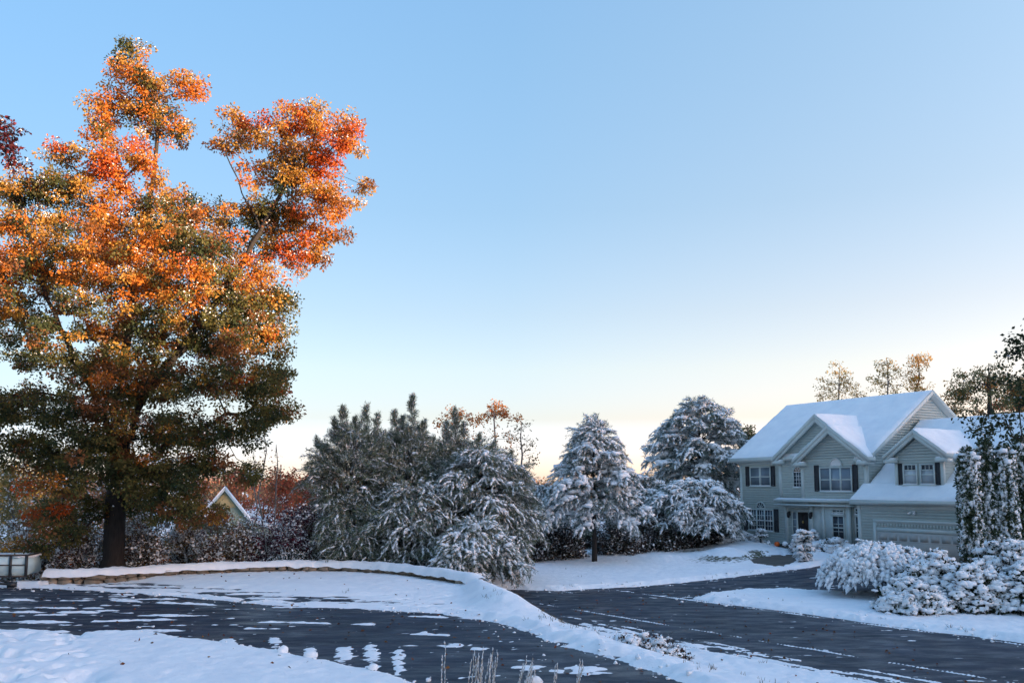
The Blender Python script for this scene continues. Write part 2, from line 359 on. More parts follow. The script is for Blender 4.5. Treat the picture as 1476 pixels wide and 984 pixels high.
    bank = np.exp(-((poly_sd(x, y, PLATEAU) - .5) / .7) ** 2) * sstep((x + 1.9) / .9) * sstep((y - 24.2) / 2.5) * sstep((34 - y) / 2)
    T = T + .34 * bank
    T = np.where(poly_sd(x, y, PATH) + .2 * e1 > 0, -.04, T)
    Th = np.zeros_like(x)
    for (px, py, rx, ry) in ((1050, 812, 3.2, 2.2), (1000, 802, 2.0, 1.3), (1090, 808, 1.5, 2)):
        p = atz(px, py, .1); Th = np.maximum(Th, .56 * np.exp(-((x - p[0]) / rx) ** 2 - ((y - p[1]) / ry) ** 2))
    Th = Th * (T < .34)
    return z + T, Th
def coords(fine0, fine1, st, lo, hi, g0=.12, grow=1.12, cap=3.0):
    c = list(np.arange(fine0, fine1, st)); a = c[-1]; d = g0
    while a < hi: d = min(d * grow, cap if abs(a) < 170 else 40); a += d; c.append(a)
    a = fine0; d = g0
    while a > lo: d = min(d * grow, cap if abs(a) < 170 else 40); a -= d; c.insert(0, a)
    return np.array(c)
GX = coords(-18.5, 17.5, .075, -900, 900); GY = coords(13.5, 46, .08, -320, 1500)
def sheet(name, X, Y, Z, mat, keep=None, thin=None):
    ny, nx = X.shape; V = np.stack([X, Y, Z], -1).reshape(-1, 3)
    i = np.arange(ny - 1)[:, None] * nx + np.arange(nx - 1)[None]
    F = np.stack([i, i + 1, i + nx + 1, i + nx], -1)
    F = F[keep] if keep is not None else F.reshape(-1, 4)
    used = np.unique(F); mp = np.full(len(V), -1); mp[used] = np.arange(len(used))
    m = MB(); m.add(V[used], mp[F]); o = m.build(name, mat, None, smooth=True)
    if thin is not None:
        at = o.data.attributes.new('Thin', 'FLOAT', 'POINT'); at.data.foreach_set('value', thin.ravel()[used].astype(np.float32))
    tag(o, kind='structure'); return o
X, Y = np.meshgrid(GX, GY); Z, TH = snow_top(X, Y)
sheet('snowy_ground', X, Y, Z, M['snowground'], None, TH)
ax = np.arange(-40, 45, .25); ay = np.arange(8, 52, .25); AX, AY = np.meshgrid(ax, ay); AZ = base(AX, AY)
mx_ = (AX[:-1, :-1] + .12, AY[:-1, :-1] + .12)
sheet('road', AX, AY, AZ, M['asphalt'], poly_sd(*mx_, ROAD) > -.7)
sheet('driveway', AX, AY, AZ + .003, M['asphalt'], (poly_sd(*mx_, DRIVE) > -4.2) & (poly_sd(*mx_, PLATEAU) > .3) & (mx_[0] < 7.5) & (poly_sd(*mx_, ROAD) < -.8))
def gz(x, y): return float(base(np.array([float(x)]), np.array([float(y)]))[0])

# ------------------------------------------------------------------ the grey-green house
P0 = atz(1070, 785, .4)
dv = ray(23, 700); ev = -np.array([dv[0], dv[1], 0]); ev /= np.linalg.norm(ev)
HROT = math.atan2(ev[1], ev[0])
def hw(u, w, z=0): return np.array([P0[0] + ev[0] * u - ev[1] * w, P0[1] + ev[1] * u + ev[0] * w, z])
house = tag(empty('house', (P0[0], P0[1], 0), HROT), 'grey-green two-storey clapboard house with snowy gabled roofs and black shutters', 'house')
def clap(mb, w, z0, z1, lf, rf, step=.15, lip=.016):
    """clapboards facing -y at depth w between the lines lf(z) and rf(z)"""
    z = z0
    while z < z1 - 1e-6:
        zt = min(z + step, z1); a, b = lf(z), rf(z); c, d = lf(zt), rf(zt)
        if b > a:
            if d < c: c = d = (c + d) / 2
            mb.add([(a, w - lip, z), (b, w - lip, z), (d, w, zt), (c, w, zt), (a, w, z), (b, w, z)], [(0, 1, 2, 3), (4, 5, 1, 0)])
        z = zt
def clap_side(mb, u, z0, z1, nf, ff, step=.15, lip=.022, sg=1):
    """clapboards facing +x (sg=1) or -x at u"""
    z = z0
    while z < z1 - 1e-6:
        zt = min(z + step, z1); a, b = nf(z), ff(z); c, d = nf(zt), ff(zt)
        if b > a:
            if d < c: c = d = (c + d) / 2
            mb.add([(u + sg * lip, a, z), (u + sg * lip, b, z), (u, d, zt), (u, c, zt), (u, a, z), (u, b, z)], [(0, 1, 2, 3), (4, 5, 1, 0)])
        z = zt
k_ = lambda v: (lambda z: v)
EAVE, SL = 5.85, .70
wm = MB()
clap(wm, 0, .3, EAVE, k_(0), k_(3.75))
clap(wm, 0, .3, 3.35, k_(3.75), k_(6.1))
clap(wm, -.25, 3.35, 8.25, lambda z: 3.75 + max(0, z - 5.85) / .72, lambda z: 9.95 - max(0, z - 5.85) / .72)
clap(wm, -.5, 3.35, 7.5, lambda z: 5.75 + max(0, z - 5.75) / .72, lambda z: 10.35 - max(0, z - 5.75) / .72)
clap_side(wm, 10.37, .3, 9.45, lambda z: -.5 if z < 5.75 else -.4 + (z - 5.85) / SL, lambda z: 10.0 - max(0, z - 5.85) / SL)
clap_side(wm, -.02, .3, 9.45, lambda z: 0 if z < 5.75 else 0 + (z - 5.85) / SL, lambda z: 10.0 - max(0, z - 5.85) / SL, sg=-1)
wm.add([(0, 10, .3), (10.35, 10, .3), (10.35, 10, 5.85), (0, 10, 5.85)], [(0, 3, 2, 1)])
wm.add([(3.75, -.25, 3.35), (3.75, 0, 3.35), (3.75, 0, 5.85), (3.75, -.25, 5.85)], [(0, 1, 2, 3)])
wm.add([(5.75, -.5, 3.35), (5.75, -.25, 3.35), (5.75, -.25, 5.85), (5.75, -.5, 5.85)], [(0, 1, 2, 3)])
wm.build('wall', M['siding'], house)
pm = MB()   # smooth panelled entrance and bay
pm.box(6.1, 7.15, -.32, .5, .3, 3.35); pm.box(7.15, 9.1, -.52, .5, .3, 3.35); pm.box(9.1, 10.3, -.30, .5, .3, 3.35)
pm.build('entrance_wall', M['trim'], house)
tm = MB()
for (u0, u1, w) in ((-.03, .17, -.03), (3.62, 3.86, -.29), (5.62, 5.86, -.54), (10.15, 10.40, -.54)):
    tm.box(u0, u1, w, w + .12, .3 if u0 < 1 else 3.3, EAVE - .02)
tm.box(3.80, 4.02, -.06, .1, .3, 3.3); tm.box(6.0, 6.25, -.36, -.2, .3, 3.3); tm.box(7.1, 7.3, -.56, -.4, .3, 3.3); tm.box(8.88, 9.12, -.56, -.4, .3, 3.3)
tm.box(3.7, 9.2, -.28, -.02, 2.95, 3.38)
tm.box(-.05, 3.6, -.05, .05, 5.55, 5.84)
tm.build('corner_trim', M['trim'], house)

def slab(p, q, r, s, th):
    """roof slab through four corner points with thickness th downward"""
    P = np.array([p, q, r, s], float); return np.vstack([P, P - [0, 0, th]])
SF = [(0, 1, 2, 3), (7, 6, 5, 4), (0, 4, 5, 1), (1, 5, 6, 2), (2, 6, 7, 3), (3, 7, 4, 0)]
def roof(planes, name, th=.24, snow=.13, inset=.05):
    m = MB(); s = MB()
    for (p, q, r, t) in planes:
        m.add(slab(p, q, r, t, th), SF)
        P = np.array([p, q, r, t], float); c = P.mean(0); Pi = P + (c - P) * (inset / np.linalg.norm(P - c, axis=1))[:, None] * 1.0
        # snow blanket subdivided so its edge wavers
        a, b = 64, 16; g = np.linspace(0, 1, a); h = np.linspace(0, 1, b); G, Hh = np.meshgrid(g, h)
        T = (Pi[0] * (1 - G[..., None]) + Pi[1] * G[..., None]) * (1 - Hh[..., None]) + (Pi[3] * (1 - G[..., None]) + Pi[2] * G[..., None]) * Hh[..., None]
        T[..., :2] += (.07 * (fbm(T[..., 0] * 2.1 + 90, T[..., 1] * 2.1 + T[..., 2] * 2, 27, 3) - .5))[..., None] * np.array([1, 1])
        ed = np.minimum(np.minimum(G, 1 - G) * a, np.minimum(Hh, 1 - Hh) * b)
        T[..., 2] += .01 + snow * sstep(ed / .9 + .25) * (.55 + .9 * fbm(T[..., 0] * 1.1 + 50, T[..., 1] * 1.1 + 50, 7, 4))
        i = np.arange(b - 1)[:, None] * a + np.arange(a - 1)[None]
        s.add(T.reshape(-1, 3), np.stack([i, i + 1, i + a + 1, i + a], -1).reshape(-1, 4))
    o = m.build(name, M['trim'], house); s.build('snow_cover', M['snow'], o, smooth=True); return o
RZ = 9.56; RW = 4.95
zf = lambda w: 5.95 + (w + .45) * SL
RZ = zf(RW)
roof([((-.55, -.45, 5.95), (10.75, -.45, 5.95), (10.75, RW, RZ), (-.55, RW, RZ)),
      ((10.75, 10.35, 5.95), (-.55, 10.35, 5.95), (-.55, RW, RZ), (10.75, RW, RZ))], 'roof')
def gable_roof(uc, hwid, zp, zl, wf, name):
    wb = lambda z: (z - 5.95) / SL - .45 + .15
    roof([((uc - hwid, wf, zl), (uc, wf, zp), (uc, wb(zp), zp), (uc - hwid, wb(zl) + .3, zl)),
          ((uc, wf, zp), (uc + hwid, wf, zl), (uc + hwid, wb(zl) + .3, zl), (uc, wb(zp), zp))], name, snow=.10)
    # the rake: a wide board under the roof edge and eave returns
    m = MB()
    for sgn in (-1, 1):
        a = np.array([uc, wf + .03, zp - .22]); b = np.array([uc + sgn * hwid * .97, wf + .03, zl - .22 + .03 * (zp - zl)])
        m.prism([a, b, b - [0, 0, .26], a - [0, 0, .26]], (0, .10, 0))
        e0, e1 = sorted((uc + sgn * hwid, uc + sgn * (hwid - .85))); m.box(e0, e1, wf + .02, wf + .55, zl - .36, zl - .16)
    m.build('rake_trim', M['trim'], house)
    for sgn in (-1, 1):
        s = MB(); e0, e1 = sorted((uc + sgn * (hwid - .1), uc + sgn * (hwid - .8))); s.box(e0, e1, wf + .05, wf + .4, zl - .16, zl - .09); s.build('snow_strip', M['snow'], house)
gable_roof(6.86, 3.50, 8.40, 5.88, -.62, 'gable_roof')
gable_roof(8.05, 2.75, 7.66, 5.72, -.92, 'gable_roof')
# small ledge roof over the ground floor
roof([((3.55, -.74, 3.38), (9.35, -.74, 3.38), (9.35, -.40, 3.46), (3.55, -.40, 3.46))], 'ledge_roof', th=.12, snow=.035, inset=.02)
m = MB(); m.box(3.62, 9.3, -.8, -.05, 3.04, 3.12); m.build('soffit', M['trim'], house)
# garage
GS = .82; gw = lambda z: (z - 3.42) / GS - 1.55
g = MB()
clap(g, -1.2, .3, 3.2, k_(10.25), k_(17.5)); clap_side(g, 10.25, .3, 3.6, k_(-1.2), k_(-.3), sg=-1)
clap_side(g, 17.5, .3, 7.9, lambda z: -1.2 if z < 3.5 else gw(z) + .1, lambda z: 9.2 - max(0, z - 3.4) / GS)
g.build('garage_wall', M['siding'], house)
GR = 4.0; GRZ = 3.42 + (GR + 1.55) * GS
roof([((9.95, -1.55, 3.42), (17.9, -1.55, 3.42), (17.9, -.52, 3.42 + 1.03 * GS), (9.95, -.52, 3.42 + 1.03 * GS)),
      ((10.45, -.56, 3.42 + .99 * GS), (17.9, -.56, 3.42 + .99 * GS), (17.9, GR, GRZ), (10.45, GR, GRZ)),
      ((17.9, 9.55, 3.42), (10.45, 9.55, 3.42), (10.45, GR, GRZ), (17.9, GR, GRZ))], 'garage_roof', th=.22)
g = MB(); g.box(10.2, 10.42, -1.24, -1.1, .3, 3.18); g.box(17.3, 17.54, -1.24, -1.1, .3, 3.18); g.box(10.2, 17.5, -1.23, -1.1, 2.98, 3.2)
g.box(11.2, 11.38, -1.26, -1.1, .3, 2.42); g.box(16.4, 16.58, -1.26, -1.1, .3, 2.42); g.box(11.2, 16.58, -1.265, -1.1, 2.30, 2.44)
g.build('corner_trim', M['trim'], house)
gd = MB(); gd.box(11.38, 16.4, -1.235, -1.15, .35, 1.80)
for kz in (.83, 1.31): gd.box(11.4, 16.38, -1.242, -1.235, kz, kz + .03)
for ku in range(8): gd.box(11.55 + ku * .61, 12.02 + ku * .61, -1.245, -1.23, 1.38, 1.72)
gdo = gd.build('garage_door', M['garage'], house)
gd = MB(); gd.box(11.38, 16.4, -1.24, -1.15, 1.82, 2.02); gd.box(11.38, 16.4, -1.24, -1.15, 2.24, 2.30)
for ku in range(29): gd.box(11.38 + ku * .179, 11.42 + ku * .179, -1.24, -1.16, 2.02, 2.24)
gd.build('glazed_panel', M['trim'], gdo)
gd = MB(); gd.box(11.4, 16.38, -1.19, -1.15, 2.02, 2.24); gd.build('pane', M['glass'], gdo)
fl = MB()
for du in (-.09, .09): fl.loft([(13.7 + du, -1.27, 2.88), (13.7 + du * 1.5, -1.37, 2.82), (13.7 + du * 1.8, -1.45, 2.78)], [.03, .06, .075], 8)
fl.box(13.62, 13.78, -1.28, -1.2, 2.82, 2.94); fl.build('floodlight', M['white'], house)
# dormer on the garage roof
DW = -.68
dm = MB(); clap(dm, DW, 4.0, 6.95, lambda z: 12.33 + max(0, z - 5.75) / .68, lambda z: 15.07 - max(0, z - 5.75) / .68)
clap_side(dm, 15.05, 3.9, 5.85, k_(DW), lambda z: gw(z) + .25); clap_side(dm, 12.35, 3.9, 5.85, k_(DW), lambda z: gw(z) + .25, sg=-1)
dm.build('dormer_wall', M['siding'], house)
dm = MB(); dm.box(12.28, 12.5, DW - .04, DW + .1, 4.02, 5.78); dm.box(14.9, 15.12, DW - .04, DW + .1, 4.02, 5.78); dm.box(12.28, 15.12, DW - .05, DW + .05, 4.0, 4.14)
dm.build('corner_trim', M['trim'], house)
dp = 7.10
roof([((11.80, DW - .38, 5.78), (13.70, DW - .38, dp), (13.70, gw(dp) + .1, dp), (11.80, gw(5.78) + .5, 5.78)),
      ((13.70, DW - .38, dp), (15.60, DW - .38, 5.78), (15.60, gw(5.78) + .5, 5.78), (13.70, gw(dp) + .1, dp))], 'dormer_roof', th=.2, snow=.11)
m = MB()
for sgn in (-1, 1):
    a = np.array([13.70, DW - .33, dp - .19]); b = np.array([13.70 + sgn * 1.82, DW - .33, 5.78 - .15])
    m.prism([a, b, b - [0, 0, .22], a - [0, 0, .22]], (0, .1, 0)); e0, e1 = sorted((13.7 + sgn * 1.88, 13.7 + sgn * 1.18))
    m.box(e0, e1, DW - .35, DW + .1, 5.40, 5.60); s = MB(); s.box(e0 + .03, e1 - .03, DW - .32, DW - .02, 5.60, 5.67); s.build('snow_strip', M['snow'], house)
m.build('rake_trim', M['trim'], house)

def window(u0, u1, z0, z1, w, cols=1, rows=1, sashes=1, glass_='glass', frame='trim', mull=.05, fr=.07, arch=False, mun=None, sill=True):
    f = MB(); y0, y1 = w - .075, w - .01
    if arch:
        uc, r = (u0 + u1) / 2, (u1 - u0) / 2; zs = z1 - r; n = 14
        for i in range(n):
            a, b = math.pi * i / n, math.pi * (i + 1) / n
            P = [(uc + q * math.cos(t), y0, zs + q * math.sin(t)) for q, t in ((r, a), (r, b), (r - fr, b), (r - fr, a))]
            f.prism(P[::-1], (0, y1 - y0, 0))
        f.box(u0, u0 + fr, y0, y1, z0, zs); f.box(u1 - fr, u1, y0, y1, z0, zs); f.box(u0 - .06, u1 + .06, y0 - .03, y1, z0 - .07, z0)
        zt = zs
    else:
        f.box(u0, u1, y0, y1, z1 - fr, z1); f.box(u0, u0 + fr, y0, y1, z0, z1 - fr); f.box(u1 - fr, u1, y0, y1, z0, z1 - fr); f.box(u0 - .06, u1 + .06, y0 - .03, y1, z0 - .07, z0)
        zt = z1 - fr
    W_ = (u1 - u0 - 2 * fr) / sashes
    for k in range(1, sashes): f.box(u0 + fr + k * W_ - mull, u0 + fr + k * W_ + mull, y0, y1, z0, zt)
    m_ = MB()
    for k in range(sashes):
        a = u0 + fr + k * W_ + (mull if k else 0); b = u0 + fr + (k + 1) * W_ - (mull if k < sashes - 1 else 0)
        if not arch: m_.box(a, b, y0 + .02, y1, (z0 + zt) / 2 - .03, (z0 + zt) / 2 + .03)
        for c in range(1, cols): x = a + (b - a) * c / cols; m_.box(x - .012, x + .012, y0 + .024, y1 - .002, z0, zt)
        for r_ in range(1, rows): z = z0 + (zt - z0) * r_ / rows; m_.box(a, b, y0 + .027, y1 - .004, z - .012, z + .012)
    o = f.build('window', M[frame], house)
    if arch and r > .2:
        for t in (45, 90, 135):
            t = math.radians(t); e = np.array([math.cos(t), 0, math.sin(t)]); s_ = np.array([-math.sin(t), 0, math.cos(t)]) * .016
            a = np.array([uc, y0 + .024, zs]) + e * .12; b = np.array([uc, y0 + .024, zs]) + e * (r - fr + .02)
            m_.prism([a + s_, b + s_, b - s_, a - s_], (0, .03, 0))
        m_.box(u0 + fr, u1 - fr, y0 + .02, y1, zs - .02, zs + .02)
    if m_.n: m_.build('muntins', M[mun or frame], o)
    p = MB(); p.box(u0 + fr * .5, u1 - fr * .5, w - .035, w - .028, z0, zt)
    if arch:
        p.add([(uc, w - .035, zs)] + [(uc + (r - fr * .5) * math.cos(math.pi * i / 16), w - .035, zs + (r - fr * .5) * math.sin(math.pi * i / 16)) for i in range(17)], [(0, i + 2, i + 1) for i in range(16)])
    p.build('pane', M[glass_], o)
    if sill: q = MB(); q.box(u0 + .02, u1 - .03, w - .10, w - .076, z0 + .001, z0 + .05); q.build('sill_snow', M['snow'], o)
    return o
def fan(uc, z0, r, w, glass_, spokes=True):
    f = MB(); n = 14; y0, y1 = w - .07, w - .01
    for i in range(n):
        a, b = math.pi * i / n, math.pi * (i + 1) / n
        f.prism([(uc + q * math.cos(t), y0, z0 + q * math.sin(t)) for q, t in ((r, a), (r, b), (r - .07, b), (r - .07, a))][::-1], (0, y1 - y0, 0))
    f.box(uc - r, uc + r, y0, y1, z0 - .03, z0 + .03)
    if spokes:
        for t in (36, 72, 108, 144):
            t = math.radians(t); e = np.array([math.cos(t), 0, math.sin(t)]); s_ = np.array([-math.sin(t), 0, math.cos(t)]) * .016
            a = np.array([uc, y0 + .02, z0]); b = a + e * (r - .03); f.prism([a + s_, b + s_, b - s_, a - s_], (0, .03, 0))
    o = f.build('fanlight', M['trim'], house); p = MB()
    p.add([(uc, w - .035, z0)] + [(uc + (r - .04) * math.cos(math.pi * i / 16), w - .035, z0 + (r - .04) * math.sin(math.pi * i / 16)) for i in range(17)], [(0, i + 2, i + 1) for i in range(16)])
    p.build('pane', M[glass_], o)
def shutter(u0, u1, z0, z1, w):
    m = MB(); y0 = w - .065; y1 = w - .02
    m.box(u0, u0 + .05, y0, y1, z0, z1); m.box(u1 - .05, u1, y0, y1, z0, z1)
    for z in (z0, (z0 + z1) / 2 - .03, z1 - .06): m.box(u0 + .05, u1 - .05, y0, y1, z, z + .06)
    z = z0 + .07
    while z < z1 - .08: m.add([(u0 + .05, y0 + .005, z), (u1 - .05, y0 + .005, z), (u1 - .05, y1 - .01, z + .07), (u0 + .05, y1 - .01, z + .07)], [(0, 1, 2, 3)]); z += .065
    m.build('shutter', M['shutter'], house)
window(.90, 2.72, 4.20, 5.43, 0, sashes=2, glass_='glasscurtain', fr=.08, mull=.07); shutter(.52, .84, 4.18, 5.45, 0); shutter(2.74, 3.06, 4.18, 5.45, 0)
window(4.78, 5.52, 4.12, 5.40, -.25, cols=3, rows=4, arch=True, mun='white')
window(7.05, 9.36, 3.90, 5.29, -.5, sashes=3, glass_='glasscurtain', fr=.08); fan(8.23, 5.33, .47, -.5, 'glassblind', False)
shutter(6.66, 7.0, 3.88, 5.40, -.5); shutter(9.40, 9.74, 3.88, 5.40, -.5)
window(.66, 2.85, 1.40, 2.75, 0, cols=3, rows=4, sashes=3, mun='white'); fan(1.77, 2.80, .42, 0, 'glass'); shutter(.28, .62, 1.36, 2.78, 0); shutter(2.90, 3.24, 1.36, 2.78, 0)
window(7.86, 8.74, 2.62, 2.90, -.52, cols=3, sashes=1); window(7.86, 8.74, 1.22, 2.55, -.52, cols=2, rows=3, glass_='glass')
window(9.28, 9.72, 2.62, 3.0, -.30); window(9.28, 9.72, 1.3, 2.55, -.30, rows=3)
for u in (12.78, 13.79):
    window(u, u + .86, 4.28, 5.34, DW, glass_='glassblind', fr=.07)
    m = MB()
    for k in range(4): m.box(u + .08 + k * .225, u + .105 + k * .225, DW - .06, DW - .01, 5.04, 5.26)
    m.box(u + .07, u + .79, DW - .06, DW - .012, 5.0, 5.04)
    o = m.build('transom', M['trim'], house); m = MB(); m.box(u + .075, u + .785, DW - .042, DW - .037, 5.04, 5.26); m.build('pane', M['glass'], o)
shutter(12.5, 12.75, 4.25, 5.38, DW); shutter(14.68, 14.93, 4.25, 5.38, DW)
# door, side lights, lanterns, downspout, steps
d = MB(); d.box(4.86, 5.68, -.06, -.02, .62, 2.62)
for (a, b) in ((.75, 1.35), (1.48, 2.45)):
    for x in (4.95, 5.30): d.box(x, x + .29, -.075, -.06, a, b)
do = d.build('front_door', M['door'], house)
d = MB(); d.loft([(5.27, -.085, 1.98), (5.27, -.09, 2.06), (5.27, -.085, 2.14)], [.03, .06, .03], 8); d.build('knocker', M['brass'], do)
d = MB(); d.box(4.74, 4.86, -.09, -.01, .6, 2.74); d.box(5.68, 5.80, -.09, -.01, .6, 2.74); d.box(4.3, 6.1, -.09, -.012, 2.66, 2.80); d.box(4.36, 4.44, -.08, -.01, .6, 2.66); d.box(6.02, 6.1, -.08, -.01, .6, 2.66)
fo = d.build('door_frame', M['trim'], house)
for (a, b) in ((4.45, 4.73), (5.81, 6.0)):
    p = MB(); p.box(a, b, -.05, -.03, .9, 2.6); sl = p.build('sidelight', M['glasscurtain'], house)
    p = MB()
    for z in (.9, 1.32, 1.75, 2.18): p.box(a, b, -.06, -.052, z, z + .03)
    p.build('muntins', M['trim'], sl)
for u in (4.18, 6.22):
    w_ = 0 if u < 5 else -.36
    l = MB(); l.box(u - .05, u + .05, w_ - .06, w_ - .01, 2.42, 2.68); l.box(u - .03, u + .03, w_ - .16, w_ - .06, 2.62, 2.65)
    l.loft([(u, w_ - .16, 2.28), (u, w_ - .16, 2.34), (u, w_ - .16, 2.56), (u, w_ - .16, 2.66)], [.04, .085, .10, .02], 6); l.build('wall_lantern', M['black'], house)
dsp = MB(); dsp.tubes([(7.02, -.38, .4)], [(7.02, -.38, 3.1)], .045, .045, 6); dsp.build('downspout', M['shutter'], house)
st_ = MB(); st_.box(4.3, 6.5, -1.5, 0, .3, .76); st_.box(4.25, 6.55, -1.95, -1.5, .2, .64); st_.box(4.2, 6.6, -2.4, -1.95, .1, .51)
st_.build('front_steps', M['path'], house)
px_ = np.arange(8, 24, .12); py_ = np.arange(40, 62, .12); PX, PY = np.meshgrid(px_, py_); PZ = base(PX, PY) + .01
sheet('garden_path', PX, PY, PZ, M['path'], poly_sd(PX[:-1, :-1] + .06, PY[:-1, :-1] + .06, PATH) > -.4)

# ------------------------------------------------------------------ vegetation builders
def pick(rng, palette, n):
    c = np.array([p[:3] for p in palette]); w = np.array([p[3] for p in palette], float); return c[rng.choice(len(c), n, p=w / w.sum())]
def skeleton(trunk, att, rng, step=.7, rise=.12, tip=.010, pw=2.3, lowpen=.5, limbs=()):
    nodes = [np.array(p) for p in trunk]; par = [-1] + list(range(len(trunk) - 1)); T = np.array(trunk)
    dd = np.min(np.linalg.norm(att[:, None] - T[None], axis=2), axis=1); N = np.zeros((len(att) * 14 + len(trunk), 3)); N[:len(trunk)] = T; n = len(trunk)
    cost = np.zeros(len(N)); first = max(1, len(trunk) // 5); N = np.vstack([N, np.zeros((200, 3))]); cost = np.zeros(len(N))
    par = par + [0] * (len(N) - n); tips = []
    for (pi_, pts) in limbs:
        pr = pi_
        for a, b in zip([N[pi_].copy()] + list(pts[:-1]), pts):
            for t in np.linspace(0, 1, 5)[1:]: N[n] = a + (np.array(b) - a) * t + rng.normal(size=3) * .05; par[n] = pr; cost[n] = cost[pr] + .3; pr = n; n += 1
    if limbs: dd = np.min(np.linalg.norm(att[:, None] - N[None, :n], axis=2), axis=1)
    for i in np.argsort(dd):
        a = att[i]; v = a - N[first:n]; L = np.linalg.norm(v, axis=1)
        sc = L + .45 * L * L + .18 * cost[first:n] + lowpen * np.maximum(0, N[first:n, 2] - a[2])
        j = first + int(np.argmin(sc)); p = N[j].copy(); Lg = np.linalg.norm(a - p); k = max(1, int(Lg / step)); pr = j
        if n + k >= len(N): break
        for s_ in range(1, k + 1):
            t = s_ / k; q = p + (a - p) * t; q[2] += rise * Lg * math.sin(math.pi * t) * -.5 + 0
            if s_ < k: q = q + rng.normal(size=3) * .05 * min(Lg, 1.5)
            N[n] = q; par[n] = pr; cost[n] = cost[pr] + Lg / k; pr = n; n += 1
        tips.append(pr)
    rad = np.zeros(n); acc = np.zeros(n); ch = np.zeros(n, int)
    for i in range(1, n): ch[par[i]] += 1
    for i in range(n - 1, -1, -1):
        if ch[i] == 0: acc[i] = tip ** pw
        rad[i] = acc[i] ** (1 / pw)
        if i: acc[par[i]] += acc[i]
    return N[:n], np.array(par[:n]), rad
def blob_points(rng, c, r, n):
    p = rng.normal(size=(n, 3)); p = unit(p) * (rng.random((n, 1)) ** .45); return np.asarray(c) + p * np.asarray(r)
def decid(name, label, cat, trunk, r0, clusters, palette, leaf=.15, per=40, cr=.42, seed=1, snow=.15, bark='bark', group=None, tubes=True, tip=.010, jit=.25, paletteof=None, droop=0, snowsize=1.0, step=.7, limbs=(), width=.34):
    """clusters: (N,3) twig ends in world space; trunk polyline in world space"""
    rng = np.random.default_rng(seed); b0 = np.array(trunk[0]); root = tag(empty(name, b0), label, cat, group)
    N, par, rad = skeleton(trunk, clusters, rng, tip=tip, step=step, limbs=limbs); nt = len(trunk)
    sc = r0 / max(rad[1], 1e-6); e = (rad / rad.max()); rad = rad * (1 + (sc - 1) * e)
    mb = MB(); T = np.array(trunk) - b0; tr = np.maximum(rad[:nt], r0 * .12); tr[0] = r0 * 1.55; tr[1] = max(tr[1], r0 * .98)
    mb.loft(T, tr, 12, wob=.18, rng=rng)
    i = np.arange(nt, len(N)); big = rad[i] > .035
    for sel, k in ((i[big], 6), (i[~big], 3)):
        if len(sel): mb.tubes(N[par[sel]] - b0, N[sel] - b0, np.minimum(rad[par[sel]], rad[sel] * 1.35), rad[sel], k)
    mb.build('trunk', M[bark], root, smooth=True)
    n = len(clusters); cnt = np.maximum(1, (per * (.5 + rng.random(n))).astype(int)); idx = np.repeat(np.arange(n), cnt); m = len(idx)
    off = rng.normal(size=(m, 3)); off = unit(off) * (rng.random((m, 1)) ** .5) * cr * (np.array([1, 1, .72]) * (.55 + .95 * rng.random((n, 3))))[idx]; p = clusters[idx] + off - b0
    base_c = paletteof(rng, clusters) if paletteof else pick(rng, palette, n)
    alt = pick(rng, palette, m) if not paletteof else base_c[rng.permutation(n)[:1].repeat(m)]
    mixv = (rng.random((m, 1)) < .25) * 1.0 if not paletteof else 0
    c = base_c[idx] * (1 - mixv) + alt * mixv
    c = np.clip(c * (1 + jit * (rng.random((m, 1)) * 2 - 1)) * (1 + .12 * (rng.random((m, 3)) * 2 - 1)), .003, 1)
    lb = MB(); lb.leaves(p, leaf, rng, c, axis=unit(off) * .9 + np.array([0, 0, -.45 - droop]), width=width, spread=.6)
    lb.build('crown', M['leaf'], root)
    if snow > 0:
        cl = rng.random(n) ** 4; lowf = 1 + 1.6 * sstep((11 - clusters[:, 2]) / 5) * (b0[1] < 37) * (r0 > .4); keep = (rng.random(m) < snow * 3 * (cl * lowf)[idx]) & (off[:, 2] > -.1 * cr); q = p[keep]
        sb = MB(); k = len(q); h = unit(np.hstack([rng.normal(size=(k, 2)), np.zeros((k, 1)) - .1]))
        s_ = leaf * snowsize * (.3 + .4 * rng.random(k)); f = rng.random(k) < .35; sb.octa((q + [0, 0, leaf * .25])[f], h[f], s_[f], s_[f] * .6, s_[f] * .4, rng); sb.leaves((q + [0, 0, leaf * .2])[~f], s_[~f] * 2.0, rng, np.ones(3) * .8, spread=.8, axis=np.array([0, 0, -.2]), width=.4)
        sb.build('snow_cover', M['snow'], root)
    return root
def trunk_line(base_, top, n=9, bend=.25, rng=None):
    a = np.array(base_, float); b = np.array(top, float); t = np.linspace(0, 1, n)[:, None]; P = a + (b - a) * t
    P[1:-1] += rng.normal(size=(n - 2, 3)) * bend * np.array([1, 1, 0]) * np.linalg.norm(b - a) * .05
    return P

